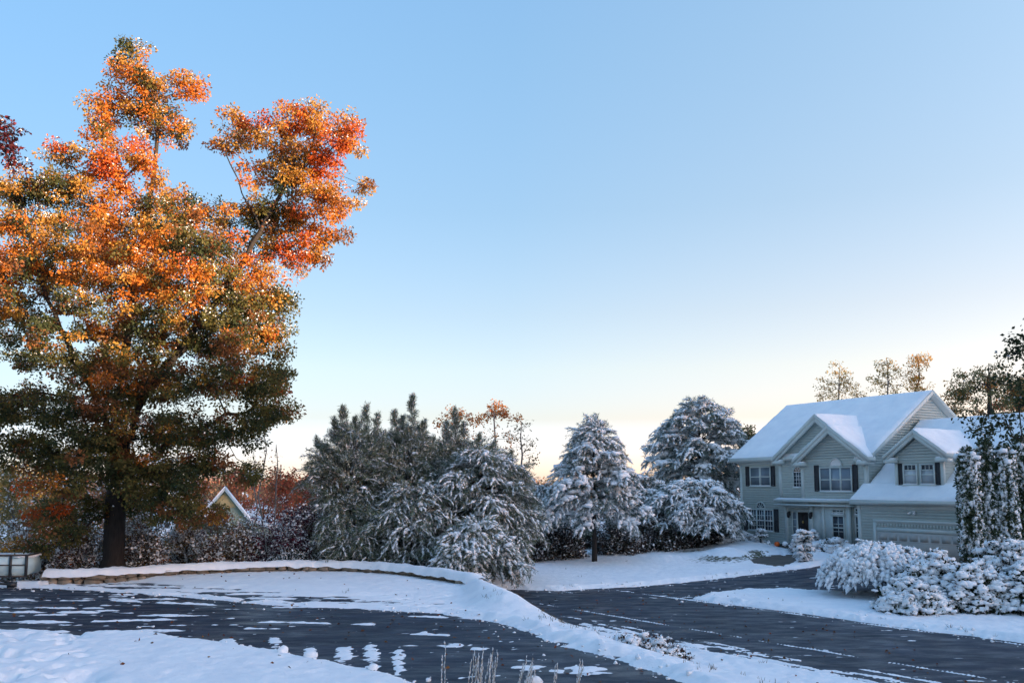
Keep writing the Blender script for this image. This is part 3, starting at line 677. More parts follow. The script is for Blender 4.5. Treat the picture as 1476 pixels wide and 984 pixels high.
def conifer(name, label, base_, h, r, seed, group=None, z0=.12, up=.25, sag=.10, snow=.7, snowsize=1.0, green=(.045, .068, .046), dens=1.0, tuft=.21, shape=.8, whorl=.42, nb=6, twig=.38, lean=(0, 0), uneven=.5, cat='evergreen', snowtop=1.0, needles=8, bark='bark', stems=None):
    rng = np.random.default_rng(seed); root = tag(empty(name, base_), label, cat, group)
    tb = MB(); nd = MB(); sn = MB(); stems = stems or [(0, 0, 1.0, 1.0)]
    A, B, RA, RB = [], [], [], []; np_, nd_, sp, sd2, ssz = [], [], [], [], []
    for (sx, sy, sh, sr) in stems:
        H = h * sh; tl = np.linspace(0, 1, 10); base_r = .03 + .016 * H
        axis = np.stack([sx + lean[0] * tl, sy + lean[1] * tl, tl * H - .15], 1)
        tb.loft(axis, base_r * (1.05 - tl) + .008, 9, wob=.15, rng=rng)
        z = z0 * H
        while z < H * .985:
            t = z / H; ft = (t - z0) / (1 - z0)
            L = r * sr * ((1 - ft) ** shape) * (.55 + .45 * min(1, ft * 5 + .35)) + .12
            k = max(3, int(round(nb * (1 if ft < .8 else .7)))); a0 = rng.random() * 6.28
            for j in range(k):
                th = a0 + j * 6.283 / k + rng.normal() * .4; l = L * (1 - uneven * rng.random() + .12 * rng.random()); ns = max(3, int(l / .22))
                s = np.linspace(0, 1, ns + 1); ang = up * (.35 + 1.5 * ft + 3.0 * max(0, ft - .72)) + rng.normal() * .17; sg = sag * (1.3 - ft) * (.45 + 1.1 * rng.random())
                dirx, diry = math.cos(th), math.sin(th); bx = sx + lean[0] * t; by = sy + lean[1] * t
                P = np.stack([bx + dirx * l * s, by + diry * l * s, z - .15 + l * (math.tan(ang) * s - sg * 2.2 * s * s * (1 if l > .5 else .5) * min(1.6, .6 + l * .3))], 1)
                A.append(P[:-1]); B.append(P[1:]); rr = (.012 + .011 * l) * (1 - .85 * s); RA.append(rr[:-1]); RB.append(rr[1:])
                # side twigs
                segs = [(P[i], P[i + 1]) for i in range(ns)][max(0, int(ns * .15)):]
                for i in range(1, ns + 1):
                    if s[i] < .18: continue
                    for side in (-1, 1):
                        if rng.random() > dens: continue
                        tlg = twig * (.45 + .55 * (1 - s[i])) * (.4 * l + .45) * (.7 + .6 * rng.random()); f = unit(P[i] - P[i - 1]); lat = np.array([-diry, dirx, 0]) * side
                        d_ = unit(f * .75 + lat * .8 + [0, 0, -.18 - 1.0 * sg + up * .6 * ft]); m1 = P[i] + d_ * tlg * .55; m2 = m1 + unit(d_ + [0, 0, -.35 - sg]) * tlg * .45
                        A.append(np.array([P[i], m1])); B.append(np.array([m1, m2])); RA.append(np.array([.008, .006])); RB.append(np.array([.006, .003])); segs += [(P[i], m1), (m1, m2)]
                sa = np.array([q[0] for q in segs]); sb_ = np.array([q[1] for q in segs]); ln = np.linalg.norm(sb_ - sa, axis=1)
                cnt = np.maximum(1, np.round(ln / .105 * (.7 + .6 * rng.random(len(ln))))).astype(int); ix = np.repeat(np.arange(len(ln)), cnt); u = rng.random((len(ix), 1))
                np_.append(sa[ix] + (sb_ - sa)[ix] * u); nd_.append(unit((sb_ - sa)[ix]))
                sf = (.15 + 1.35 * rng.random(len(ln)) ** .8)[ix]; sel = rng.random(len(ix)) < 1.0 * snow * sf * (1 - (1 - snowtop) * ft) * (.45 + .9 * rng.random()); q = ix[sel]; u = rng.random((len(q), 1))
                sp.append(sa[q] + (sb_ - sa)[q] * u); sd2.append(unit((sb_ - sa)[q])); ssz.append(np.full(len(q), .75 + .6 * rng.random()))
            z += whorl * (.5 + 1.0 * rng.random()) * (1 - .35 * ft)
    A, B = np.vstack(A), np.vstack(B); tb.tubes(A, B, np.concatenate(RA), np.concatenate(RB), 3)
    tb.build('trunk', M[bark], root, smooth=True)
    P = np.vstack(np_); D = np.vstack(nd_); ix = np.repeat(np.arange(len(P)), needles); n = len(ix)
    tone = (.6 + .9 * rng.random((len(P), 1)))[ix]; c = np.clip(np.array(green) * tone * (1 + .2 * (rng.random((n, 3)) - .5)), .004, 1)
    nd.leaves(P[ix] + rng.normal(size=(n, 3)) * .02, tuft, rng, c, axis=D[ix] * 1.1 + [0, 0, .1], width=.075, fold=.03, spread=.75)
    nd.build('crown', M['needle'], root)
    if snow > 0:
        P = np.vstack(sp); D = np.vstack(sd2); k = len(P); z_ = np.concatenate(ssz) * (.6 + .8 * rng.random(k)) * snowsize
        sn.octa(P + [0, 0, .035] + rng.normal(size=(k, 3)) * .025, D, .13 * z_, .075 * z_, .06 * z_, rng); sn.build('snow_cover', M['snow'], root, smooth=True)
    return root

def finger(nd, sn, a, d, L, rng, green, snow, nn, tuft, fat, frost):
    """hanging brushes of needles from the points a along d, snow lying along their tops"""
    n = len(a); q = np.array([0, 0, -1.0])
    pts = [a]; dd = d
    for k in range(3): dd = unit(dd + q * .28); pts.append(pts[-1] + dd * (L / 3)[:, None])
    pts = np.stack(pts, 1)
    k = rng.integers(0, 3, (n, nn)); u = rng.random((n, nn, 1)); ii = np.arange(n)[:, None]; A, B = pts[ii, k], pts[ii, k + 1]
    P = (A + (B - A) * u).reshape(-1, 3); D = unit((B - A).reshape(-1, 3)); m = len(P)
    tone = np.repeat(.65 + .8 * rng.random((n, 1)), nn, 0); c = np.array(green) * tone * (1 + .25 * (rng.random((m, 3)) - .5))
    fz = rng.random((m, 1)) < frost; c = np.where(fz, np.array([.62, .64, .66]), c)
    nd.leaves(P + rng.normal(size=(m, 3)) * .025, tuft, rng, np.clip(c, .004, 1), axis=D * .9 + [0, 0, .12], width=.06, fold=.03, spread=.7)
    lo = rng.random(n) < snow
    for t in (.10, .38, .66, .92):
        j = min(2, int(t * 3)); w = t * 3 - j; has = lo & (rng.random(n) < .86); P = (pts[:, j] * (1 - w) + pts[:, j + 1] * w)[has]; D = unit(pts[:, j + 1] - pts[:, j])[has]; k_ = len(P)
        z = fat * (.6 + .75 * rng.random(k_)) * (1.15 - .5 * t); sn.octa(P + [0, 0, .03] + rng.normal(size=(k_, 3)) * .02, D + rng.normal(size=(k_, 3)) * .12, L[has] * .30 * (.7 + .5 * rng.random(k_)), z, z * .8, rng)
    return pts
def plume_tree(name, label, px, y, prof, seed, boughs=70, per=15, green=(.05, .075, .055), snow=.8, fat=.075, flen=.5, up0=-.1, up1=.5, tipup=0.0, z0=0, frost=.15, group=None, cat='pine', nn=34, tuft=.19, snowtop=1.0, bark='bark', trunkr=None, inner=.25, thick=1.0, leaders=(), pads=.3):
    """evergreen whose boughs reach out to the outline prof = [(py, px_left, px_right) ...] at distance y"""
    rng = np.random.default_rng(seed); b = at_foot(px, y); root = tag(empty(name, b), label, cat, group); m = y / FPX
    zz = np.array([ztop(q[0], y) - b[2] for q in prof])[::-1]; lw = np.array([(px - q[1]) * m for q in prof])[::-1]; rw = np.array([(q[2] - px) * m for q in prof])[::-1]
    H = zz[-1]; zb = zz[0]; tb = MB(); nd = MB(); sn = MB(); r0 = trunkr or (.03 + .015 * H)
    tl = np.linspace(0, 1, 10); wob = rng.normal(size=(10, 2)) * .03 * H * .3 * tl[:, None]; cen = lambda z: np.stack([np.interp(z, zz, (rw - lw) / 2) * .75, np.zeros_like(z)], -1)
    axis = np.stack([wob[:, 0] * .5, wob[:, 1] * .5, tl * H * .97 - .15], 1); tb.loft(axis, r0 * (1.05 - tl) + .008, 9, wob=.15, rng=rng)
    az = np.arange(boughs) * 2.39996 + rng.normal(size=boughs) * .35; fz_ = (np.arange(boughs) + rng.random(boughs)) / boughs; zt = zb + (H - zb) * (1 - (1 - fz_) ** thick)
    for k in range(boughs):
        zt_ = zt[k]; ft = (zt_ - zb) / (H - zb); ca = math.cos(az[k]); wl_, wr_ = np.interp(zt_, zz, lw), np.interp(zt_, zz, rw); ext = wl_ * max(0, -ca) ** 1.2 + wr_ * max(0, ca) ** 1.2 + .5 * (abs(wl_) + abs(wr_)) * abs(math.sin(az[k])) ** 1.5 * .95
        L = max(.15, min(ext, .5 * (abs(wl_) + abs(wr_)) * 1.25 if abs(ca) < .5 else ext)) * (.78 + .32 * rng.random()); an = up0 + (up1 - up0) * ft + tipup * max(0, ft - .45) + rng.normal() * .15
        sg = (.20 + .25 * rng.random()) * (1.15 - ft); ns = 9; t = np.linspace(0, 1, ns); an = min(an, 1.25)
        start = zt_ - L * (math.tan(an) - sg) * .75 if an < .9 else zt_ - L * 1.6
        start = max(.1, start); rise = (zt_ - start)
        rad = L * (t if an < .9 else t ** .8)
        z = start + (rise + sg * L) * np.sin(t * math.pi / 2 * .95) ** .9 - sg * L * t ** 2.2
        P = np.stack([rad * ca, rad * math.sin(az[k]), z], 1); P[1:] += rng.normal(size=(ns - 1, 3)) * .03
        rr = (.010 + .010 * L) * (1 - .8 * t); tb.tubes(P[:-1], P[1:], rr[:-1], rr[1:], 4)
        if L > .6 and rng.random() < snow:
            npd = rng.binomial(max(1, int(L * 5)), pads)
            if npd: u_ = .3 + .68 * rng.random(npd); q_ = np.stack([np.interp(u_, t, P[:, c_]) for c_ in range(3)], 1) + rng.normal(size=(npd, 3)) * [.16, .16, .03]; sn.lumps(q_ + [0, 0, .06], fat * (1.2 + 1.1 * rng.random(npd)), rng, flat=.55, rough=.35)
        nf = max(5, int(per * (.35 + .65 * min(1.6, L / 1.5)))); tt = inner + (1 - inner) * rng.random(nf) ** .75; ix = np.minimum((tt * (ns - 1)).astype(int), ns - 2); w = (tt * (ns - 1) - ix)[:, None]
        A = P[ix] * (1 - w) + P[ix + 1] * w; f = unit(P[ix + 1] - P[ix]); side = np.array([-math.sin(az[k]), ca, 0]); lat = rng.normal(size=(nf, 1)) * .75
        upv = .15 + 1.2 * max(0, an - .6); d = unit(f * .8 + side * lat + np.array([0, 0, 1.0]) * (rng.normal(size=(nf, 1)) * .2 + upv)); off = side * lat * (.12 + .22 * L * (1 - tt))[:, None] + rng.normal(size=(nf, 3)) * .05
        off[:, 2] -= np.abs(lat[:, 0]) * .05; A2 = A + off; tb.tubes(A, A2, .008, .006, 3)
        finger(nd, sn, A2, d, flen * (.6 + .7 * rng.random(nf)) * (1 if L > .5 else .75), rng, green, snow * (.45 + .75 * rng.random()) * (1 - (1 - snowtop) * ft), nn, tuft, fat, frost)
    for (lx, lt, lb_) in leaders:
        yy = rng.normal() * .35; x1, x0 = (lx - px) * m, (lx - px) * m * .55; z1, z0_ = ztop(lt, y) - b[2], ztop(lb_, y) - b[2]; t = np.linspace(0, 1, 10)
        P = np.stack([x0 + (x1 - x0) * t ** .7, yy * t, z0_ + (z1 - z0_) * t], 1) + rng.normal(size=(10, 3)) * .02; tb.tubes(P[:-1], P[1:], .03 * (1.1 - t[:-1]), .03 * (1.1 - t[1:]), 5)
        nf = int(46 * (z1 - z0_)); tt = rng.random(nf) ** .8; ix = np.minimum((tt * 9).astype(int), 8); w = (tt * 9 - ix)[:, None]; A = P[ix] * (1 - w) + P[ix + 1] * w; th = rng.random(nf) * 6.283
        w_ = .75 * (1.1 - tt); D = unit(np.stack([np.cos(th) * w_ * 1.5, np.sin(th) * w_ * 1.5, .75 + .3 * rng.random(nf)], 1)); A = A + np.stack([np.cos(th), np.sin(th), 0 * th], 1) * (.42 * (1 - tt) * rng.random(nf))[:, None]
        finger(nd, sn, A, D, (.22 + .22 * (1 - tt)) * (.7 + .6 * rng.random(nf)), rng, green, snow * .45, 26, tuft * .8, fat * .8, frost * .8)
    tb.build('trunk', M[bark], root, smooth=True); nd.build('crown', M['needle'], root)
    if sn.n: sn.build('snow_cover', M['snow'], root, smooth=True)
    return root

def shrub(name, label, c, r, seed, palette, snow=.5, group=None, n=160, leaf=.10, per=26, cat='shrub', bark='bark', lump=0, lumpr=.16, cr=.28, snowsize=1.1, jit=.25, flat=.0):
    """a mound of twigs and leaves; c is its foot, r its radii; lump > 0 piles snow pillows on it"""
    rng = np.random.default_rng(seed); c = np.array(c, float); r = np.array(r, float); root = tag(empty(name, c), label, cat, group)
    d = unit(rng.normal(size=(n, 3))); d[:, 2] = np.abs(d[:, 2]); q = rng.random((n, 1)) ** .30
    ln = 1 + .22 * (fbm(np.arctan2(d[:, 1], d[:, 0]) * 2.2 + 40, d[:, 2] * 4 + 10, seed, 3) - .5)[:, None] * 2
    P = d * q * r * ln
    tb = MB(); base_p = np.stack([rng.normal(size=n) * .12 * r[0], rng.normal(size=n) * .12 * r[1], np.full(n, -.05)], 1)
    mid = base_p * .5 + P * .5 + np.array([0, 0, 1]) * (.12 * r[2]); tb.tubes(base_p, mid, .016, .011, 3); tb.tubes(mid, P, .011, .004, 3)
    e = P[rng.integers(0, n, n * 4)]; tb.tubes(e, e + rng.normal(size=e.shape) * cr * .9, .006, .002, 3)
    tb.build('stems', M[bark], root)
    cnt = np.maximum(1, (per * (.5 + rng.random(n))).astype(int)); ix = np.repeat(np.arange(n), cnt); m = len(ix)
    off = unit(rng.normal(size=(m, 3))) * rng.random((m, 1)) ** .5 * cr; p = P[ix] + off; p[:, 2] = np.maximum(p[:, 2], .01)
    col = np.clip(pick(rng, palette, n)[ix] * (1 + jit * (rng.random((m, 1)) * 2 - 1)), .003, 1)
    lb = MB(); lb.leaves(p, leaf, rng, col, axis=np.array([0, 0, -.2])); lb.build('foliage', M['leaf'], root)
    sb = MB()
    if snow > 0:
        fr_ = rng.random(len(e)) < .75 * snow; g_ = e[fr_] + [0, 0, .012]; sb.tubes(g_, g_ + unit(rng.normal(size=g_.shape)) * cr * 1.0, .012, .006, 3)
        fr_ = rng.random(n) < .8 * snow; sb.tubes(mid[fr_] + [0, 0, .014], P[fr_] + [0, 0, .012], .012, .008, 3)
        cl = rng.random(n); k_s = (rng.random(m) < snow * (.3 + 1.2 * cl[ix]) * .6) & (off[:, 2] > -.4 * cr); w = p[k_s]; k = len(w)
        h = unit(np.hstack([rng.normal(size=(k, 2)), np.zeros((k, 1))])); z_ = leaf * snowsize * (.3 + .5 * rng.random(k)); f = rng.random(k) < .4; sb.octa((w + [0, 0, leaf * .3])[f], h[f], z_[f], z_[f] * .7, z_[f] * .5, rng); sb.leaves((w + [0, 0, leaf * .15])[~f], 1.9 * z_[~f], rng, np.ones(3) * .8, width=.4)
    if lump > 0:
        up_ = P[:, 2] / r[2] > .10; w = P[up_ & (q[:, 0] > .72)]; w = w[rng.random(len(w)) < lump]
        ex = np.repeat(w, 2, 0) + rng.normal(size=(len(w) * 2, 3)) * lumpr * np.array([1.1, 1.1, .35]); allp = np.vstack([w, ex])
        rr = np.concatenate([lumpr * (.6 + .8 * rng.random(len(w))), lumpr * (.3 + .55 * rng.random(len(ex)))]); sb.lumps(allp + [0, 0, lumpr * .4], rr, rng, rough=.38)
    if sb.n: sb.build('snow_cover', M['snow'], root, smooth=True)
    return root

# ------------------------------------------------------------------ the big oak
rng = np.random.default_rng(11)
OY = 36.0; ob = atz(162, 829, .55)
OAK = [(185, 70, 26, 18), (172, 92, 18, 20), (195, 112, 34, 26), (160, 150, 38, 26), (215, 150, 42, 36), (268, 122, 24, 28), (240, 182, 44, 26), (145, 185, 30, 26), (210, 225, 42, 36), (246, 212, 16, 13),
       (322, 215, 18, 12), (345, 178, 30, 20), (362, 205, 40, 28), (405, 175, 42, 28), (455, 178, 44, 28), (492, 190, 28, 32), (505, 235, 28, 34), (445, 235, 55, 40), (385, 240, 46, 36), (520, 265, 20, 14), (475, 290, 40, 36), (425, 295, 52, 36),
       (490, 330, 22, 26), (455, 350, 38, 30), (385, 330, 50, 46), (355, 295, 42, 36), (425, 372, 36, 18),
       (92, 222, 32, 18), (150, 240, 46, 30), (55, 268, 52, 22), (10, 280, 40, 28), (110, 290, 64, 40), (200, 285, 52, 36), (40, 330, 58, 38), (255, 305, 36, 30), (298, 312, 38, 26),
       (150, 340, 74, 44), (230, 350, 64, 44), (300, 365, 54, 42), (15, 395, 50, 52), (90, 400, 64, 46), (180, 410, 74, 46), (270, 420, 64, 46), (350, 405, 50, 38), (400, 430, 28, 34), (340, 455, 62, 42),
       (25, 460, 52, 46), (120, 470, 74, 42), (220, 480, 74, 42), (310, 505, 62, 40), (392, 488, 34, 36), (55, 515, 48, 24), (140, 540, 74, 36), (240, 550, 70, 36), (330, 555, 62, 32), (395, 545, 24, 34), (392, 592, 34, 20),
       (50, 590, 66, 30), (160, 610, 74, 32), (265, 620, 70, 32), (345, 620, 44, 26), (35, 648, 50, 30), (115, 668, 64, 34), (220, 675, 60, 28), (285, 668, 40, 24), (362, 682, 14, 24), (60, 712, 50, 24), (130, 728, 44, 26), (90, 760, 40, 18), (165, 575, 40, 26), (150, 640, 44, 28), (185, 700, 40, 24), (60, 690, 44, 26), (75, 745, 34, 26), (110, 775, 26, 16), (255, 700, 40, 26), (210, 728, 36, 22), (262, 738, 40, 18), (120, 795, 26, 12), (300, 742, 26, 14), (40, 790, 30, 14), (-60, 420, 60, 90), (-50, 600, 50, 70)]
cl = []; hue = []
for (px, py, rx, ry) in OAK:
    m = OY / FPX
    offs = [0.0] if (py < 300 or (px > 340 and py < 520)) else [-2.6, .2, 2.8]
    for o in offs:
        yy = OY + o + rng.normal() * .5; n = max(4, int(rx * ry / (48 if len(offs) == 1 else 92) * (1.45 if py > 500 else 1)))
        cl.append(blob_points(rng, aty(px, py, yy), (rx * m, rx * m * .9, ry * m), n))
CLU = np.vstack(cl); gap = fbm(CLU[:, 0] / 1.15 + 31, CLU[:, 2] / .95 + 7, 207, 3) + .35 * (fbm(CLU[:, 1] / 1.6, CLU[:, 2] / 1.6, 208, 2) - .5); CLU = CLU[(gap > np.interp(CLU[:, 2], [3, 8, 11, 15, 17], [.455, .485, .45, .37, .33])) | ((CLU[:, 0] > -11.2) & (CLU[:, 2] > 11.5) & (gap > .28))]
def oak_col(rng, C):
    n = len(C); h = sstep((C[:, 2] - 8.2) / 8); right = sstep((C[:, 0] + 14) / 9)  # autumn hues; the height blend paints in the sunlit top and shaded lower crown
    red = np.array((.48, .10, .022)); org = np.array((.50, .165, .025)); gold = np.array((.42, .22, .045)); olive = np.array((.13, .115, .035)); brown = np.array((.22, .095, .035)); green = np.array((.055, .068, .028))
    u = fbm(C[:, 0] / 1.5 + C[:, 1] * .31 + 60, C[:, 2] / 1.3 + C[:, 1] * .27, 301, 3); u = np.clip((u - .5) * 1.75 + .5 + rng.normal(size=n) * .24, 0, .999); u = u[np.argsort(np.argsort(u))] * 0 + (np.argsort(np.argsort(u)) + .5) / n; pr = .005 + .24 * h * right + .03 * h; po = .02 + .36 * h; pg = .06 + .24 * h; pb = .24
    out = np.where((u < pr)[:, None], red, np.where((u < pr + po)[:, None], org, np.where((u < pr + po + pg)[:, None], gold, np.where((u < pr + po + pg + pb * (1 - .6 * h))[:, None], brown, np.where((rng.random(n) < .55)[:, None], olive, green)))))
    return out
ot = np.array([ob, ob + [.03, 0, .7], ob + [.0, 0, 3], ob + [.1, .1, 5], ob + [-.05, .1, 7], ob + [.05, .2, 9.5], ob + [.35, .1, 12], ob + [.7, 0, 14.5], ob + [1.0, 0, 17], ob + [1.1, 0, 19.5], aty(190, 110, OY)])
LIMB = [(3, [aty(px, py, OY - .4) for px, py in ((205, 575), (270, 490), (325, 415), (375, 330), (412, 262), (430, 215))]), (3, [aty(px, py, OY - .6) for px, py in ((130, 560), (85, 470), (55, 390), (40, 320))]),
        (4, [aty(px, py, OY + .5) for px, py in ((240, 520), (320, 470), (385, 440))]), (2, [aty(px, py, OY) for px, py in ((240, 640), (330, 600), (395, 585))]), (26, [aty(px, py, OY - .3) for px, py in ((350, 275), (325, 222))]), (10, [aty(px, py, OY) for px, py in ((225, 150), (262, 128))])]
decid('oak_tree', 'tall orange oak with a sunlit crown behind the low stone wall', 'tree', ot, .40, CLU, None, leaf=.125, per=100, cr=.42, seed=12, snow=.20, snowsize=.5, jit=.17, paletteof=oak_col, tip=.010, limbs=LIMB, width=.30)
# dark red tree reaching in from outside the frame
CL2 = np.vstack([blob_points(rng, aty(px, py, 30), (rx * .0234, .7, ry * .0234), n) for px, py, rx, ry, n in ((5, 188, 22, 12, 14), (14, 212, 14, 12, 10), (-30, 205, 40, 40, 40), (15, 232, 18, 6, 6), (-80, 240, 60, 60, 60), (-120, 400, 90, 120, 40))])
b2 = atz(-170, 870, .6); b2 = np.array([b2[0], 30, .5])
decid('maple_tree', 'dark red leafed tree reaching in beside the orange oak, its branch tips bare', 'tree', trunk_line(b2, aty(-110, 250, 30), 8, .3, rng), .25, CL2, [(.07, .012, .018, 1), (.03, .02, .03, 1), (.16, .02, .02, .5)], leaf=.13, per=22, cr=.35, seed=14, snow=.05)

# ------------------------------------------------------------------ evergreens behind the wall
def at_foot(px, y):
    x = ray(px, 800)[0] / ray(px, 800)[1] * y; return np.array([x, y, gz(x, y)])
def ztop(py, y): return aty(738, py, y)[2]
G1 = 'evergreens behind the stone wall'
def con(px, y, top, rpx, **k):
    b = at_foot(px, y); h = ztop(top, y) - b[2]; kw = dict(r=rpx * y / FPX); kw.update(k)
    return conifer(kw.pop('name', 'evergreen_tree'), kw.pop('label'), b, h, kw.pop('r'), kw.pop('seed'), **kw)
GG = (.135, .165, .11)
ev_ = dict(green=GG, tipup=1.9, cat='evergreen', group=G1, frost=.2, snowtop=.5, inner=.18, up0=-.05, up1=.55)
plume_tree('evergreen_tree', 'grey-green evergreen with several upright tips, leftmost of the clump behind the wall', 503, 40.5, ((618, 492, 522), (632, 478, 540), (650, 462, 552), (672, 446, 562), (700, 446, 575), (745, 452, 575), (800, 470, 570)), 21, boughs=130, per=13, snow=.35, fat=.05, leaders=((451, 634, 690), (466, 650, 700), (478, 607, 690), (492, 592, 680), (507, 606, 680), (521, 588, 680), (541, 602, 690), (552, 628, 700)), **ev_)
plume_tree('evergreen_tree', 'tallest grey-green evergreen of the clump, with a narrow pointed tip', 588, 41.5, ((618, 578, 600), (634, 566, 612), (656, 550, 628), (676, 545, 634), (700, 540, 640), (755, 525, 640), (800, 520, 640)), 22, boughs=125, per=13, snow=.42, fat=.05, leaders=((592, 576, 670), (566, 597, 680), (578, 606, 680), (608, 612, 690), (554, 628, 700), (622, 634, 700)), **ev_)
plume_tree('evergreen_tree', 'evergreen with a dark narrow top standing just under the thin orange trees', 662, 42.8, ((634, 650, 672), (642, 640, 690), (655, 628, 722), (672, 615, 748), (710, 606, 760), (760, 600, 765), (800, 610, 760)), 23, boughs=150, per=14, snow=.5, fat=.055, leaders=((656, 596, 690), (641, 612, 690), (668, 616, 690), (632, 640, 700), (690, 630, 700), (712, 640, 700), (735, 655, 710)), **ev_)
ev_.update(tipup=.2, frost=.2, snowtop=.9, up0=-.2, up1=.35)
plume_tree('evergreen_tree', 'broad snowy evergreen with long boughs drooping to the right over the wall end', 690, 40.0, ((648, 680, 715), (672, 650, 745), (705, 632, 762), (740, 615, 772), (775, 610, 775), (805, 620, 768)), 24, boughs=110, per=17, snow=.8, fat=.075, flen=.6, **ev_)
plume_tree('evergreen_tree', 'low drooping snow-frosted evergreen in the middle front of the clump', 592, 38.8, ((695, 580, 612), (720, 556, 640), (755, 540, 655), (790, 535, 660), (812, 545, 650)), 25, boughs=85, per=16, snow=.68, fat=.068, flen=.55, **ev_)
plume_tree('evergreen_tree', 'low grey-green evergreen with little snow, beside the burgundy shrub', 512, 38.9, ((715, 500, 530), (745, 470, 556), (780, 462, 562), (808, 470, 556)), 26, boughs=80, per=15, snow=.35, fat=.05, flen=.5, **ev_)
plume_tree('evergreen_tree', 'low snow-laden evergreen mound spilling over the wall end', 686, 36.2, ((752, 670, 700), (775, 640, 728), (805, 625, 748), (836, 640, 745)), 27, boughs=75, per=18, snow=.95, fat=.085, flen=.5, **ev_)

# ------------------------------------------------------------------ pines across the road
G2 = 'snowy pines across the road'
pn = dict(group=G2, pads=.95, frost=.16, green=(.095, .135, .105))
plume_tree('pine_tree', 'snow-covered pine with a bare dark trunk, alone on the lawn', 857, 49.5, ((604, 853, 861), (622, 838, 874), (645, 820, 898), (668, 812, 888), (692, 796, 916), (718, 790, 904), (742, 776, 930), (766, 790, 915)), 31, boughs=78, per=19, snow=.95, fat=.115, flen=.62, up0=-.25, up1=.75, **pn)
plume_tree('pine_tree', 'tallest snowy pine, right beside the left corner of the house', 1012, 63, ((578, 1000, 1022), (596, 984, 1050), (620, 958, 1070), (650, 943, 1077), (682, 950, 1072), (720, 955, 1066), (765, 960, 1060)), 32, boughs=105, per=20, snow=.9, fat=.135, flen=.75, up0=-.2, up1=.8, cat='pine', nn=38, tuft=.24, **pn)
plume_tree('hemlock', 'rounded snowy hemlock between the lone pine and the tallest pine', 925, 57, ((684, 915, 936), (706, 898, 960), (735, 884, 966), (770, 888, 960)), 33, boughs=70, per=18, snow=.85, fat=.09, flen=.6, up0=-.3, up1=.3, **{**pn, 'cat': 'hemlock'})
plume_tree('hemlock', 'drooping snow-laden hemlock at the house corner with a dark hollow below', 1002, 55, ((694, 980, 1022), (712, 950, 1046), (735, 932, 1064), (766, 938, 1064)), 34, boughs=85, per=20, snow=.95, fat=.10, flen=.65, up0=-.35, up1=.2, **{**pn, 'cat': 'hemlock'})
plume_tree('hemlock', 'low blue-green hemlock left of the lone pine', 775, 54, ((698, 765, 788), (720, 748, 806), (748, 735, 812), (780, 738, 808)), 35, boughs=70, per=17, snow=.7, fat=.085, flen=.55, up0=-.3, up1=.3, **{**pn, 'cat': 'hemlock'})

# ------------------------------------------------------------------ foreground right shrubs
DARK = [(.020, .035, .014, 2), (.035, .05, .02, 1), (.03, .025, .015, .6)]
G3 = 'snow-laden bushes between road and house drive'
for i, (px, y, rx, rz, lab) in enumerate(((1312, 31.0, 1.1, 1.0, 'low snow-laden bush at the left end of the bed, below the weeping tree'),
        (1345, 32.2, 1.25, 1.75, 'snow-laden bush below the pale garage door'),
        (1398, 31.2, 1.35, 1.55, 'snow-laden bush in the middle of the bed, before the dark columns'),
        (1452, 32.3, 1.4, 2.15, 'tall snow-laden bush in front of the dark columnar evergreens'),
        (1500, 30.6, 1.5, 1.75, 'snow-laden bush cut by the right picture edge'))):
    b = at_foot(px, y); b[2] += .05
    shrub('snowy_bush', lab, b, (rx, rx * .95, rz), 40 + i, DARK, snow=.5, n=620, leaf=.12, per=15, lump=.88, lumpr=.145, group=G3, cr=.2)
# weeping tree
rng = np.random.default_rng(51)
wb_ = at_foot(1266, 35.2); wt = tag(empty('weeping_tree', wb_), 'weeping tree buried in snow, drooping over the dark house drive', 'tree')
tb = MB(); tb.loft([(0, 0, -.1), (.03, 0, .5), (.0, .03, 1.0), (.02, 0, 1.5)], [.10, .085, .08, .05], 9, wob=.2, rng=rng); sb = MB(); lf = MB()
n = 900; th = rng.random(n) * 6.283; e = rng.random(n) ** .62; RR = 2.12 * (1 + .16 * (fbm(th * 1.6 + 5, e * 2, 52, 2) - .5) * 2); r_ = RR * np.sin(e * 1.5) * (.86 + .16 * rng.random(n))
zz_ = .58 + 1.42 * np.cos(e * 1.5) ** .55 * (1 + .18 * (fbm(np.cos(th) * 2 + 8, np.sin(th) * 2 + e, 53, 3) - .5)) - .25 * rng.random(n) * e; A = np.stack([r_ * np.cos(th), r_ * np.sin(th) * .9, zz_], 1)
mid_ = A * [.5, .5, 1] + np.array([0, 0, .1]); k = rng.random(n) < .4; tb.tubes(np.tile([[0, 0, 1.35]], (k.sum(), 1)), mid_[k], .02, .013, 4); tb.tubes(mid_[k], A[k], .013, .008, 3)
D = unit(np.stack([np.cos(th) * (.35 + e), np.sin(th) * (.35 + e), -.15 - 1.0 * e], 1) + rng.normal(size=(n, 3)) * .22)
finger(lf, sb, A, D, .30 + .32 * rng.random(n), rng, (.06, .045, .04), .98, 9, .12, .125, .1)
q = blob_points(rng, (0, 0, .95), (1.7, 1.6, .6), 2600); q = q[q[:, 2] > .7]; lf.leaves(q, .13, rng, pick(rng, [(.04, .03, .025, 1), (.07, .04, .035, 1)], len(q)))
tb.build('trunk', M['bark'], wt); lf.build('crown', M['leaf'], wt); sb.build('snow_cover', M['snow'], wt, smooth=True)
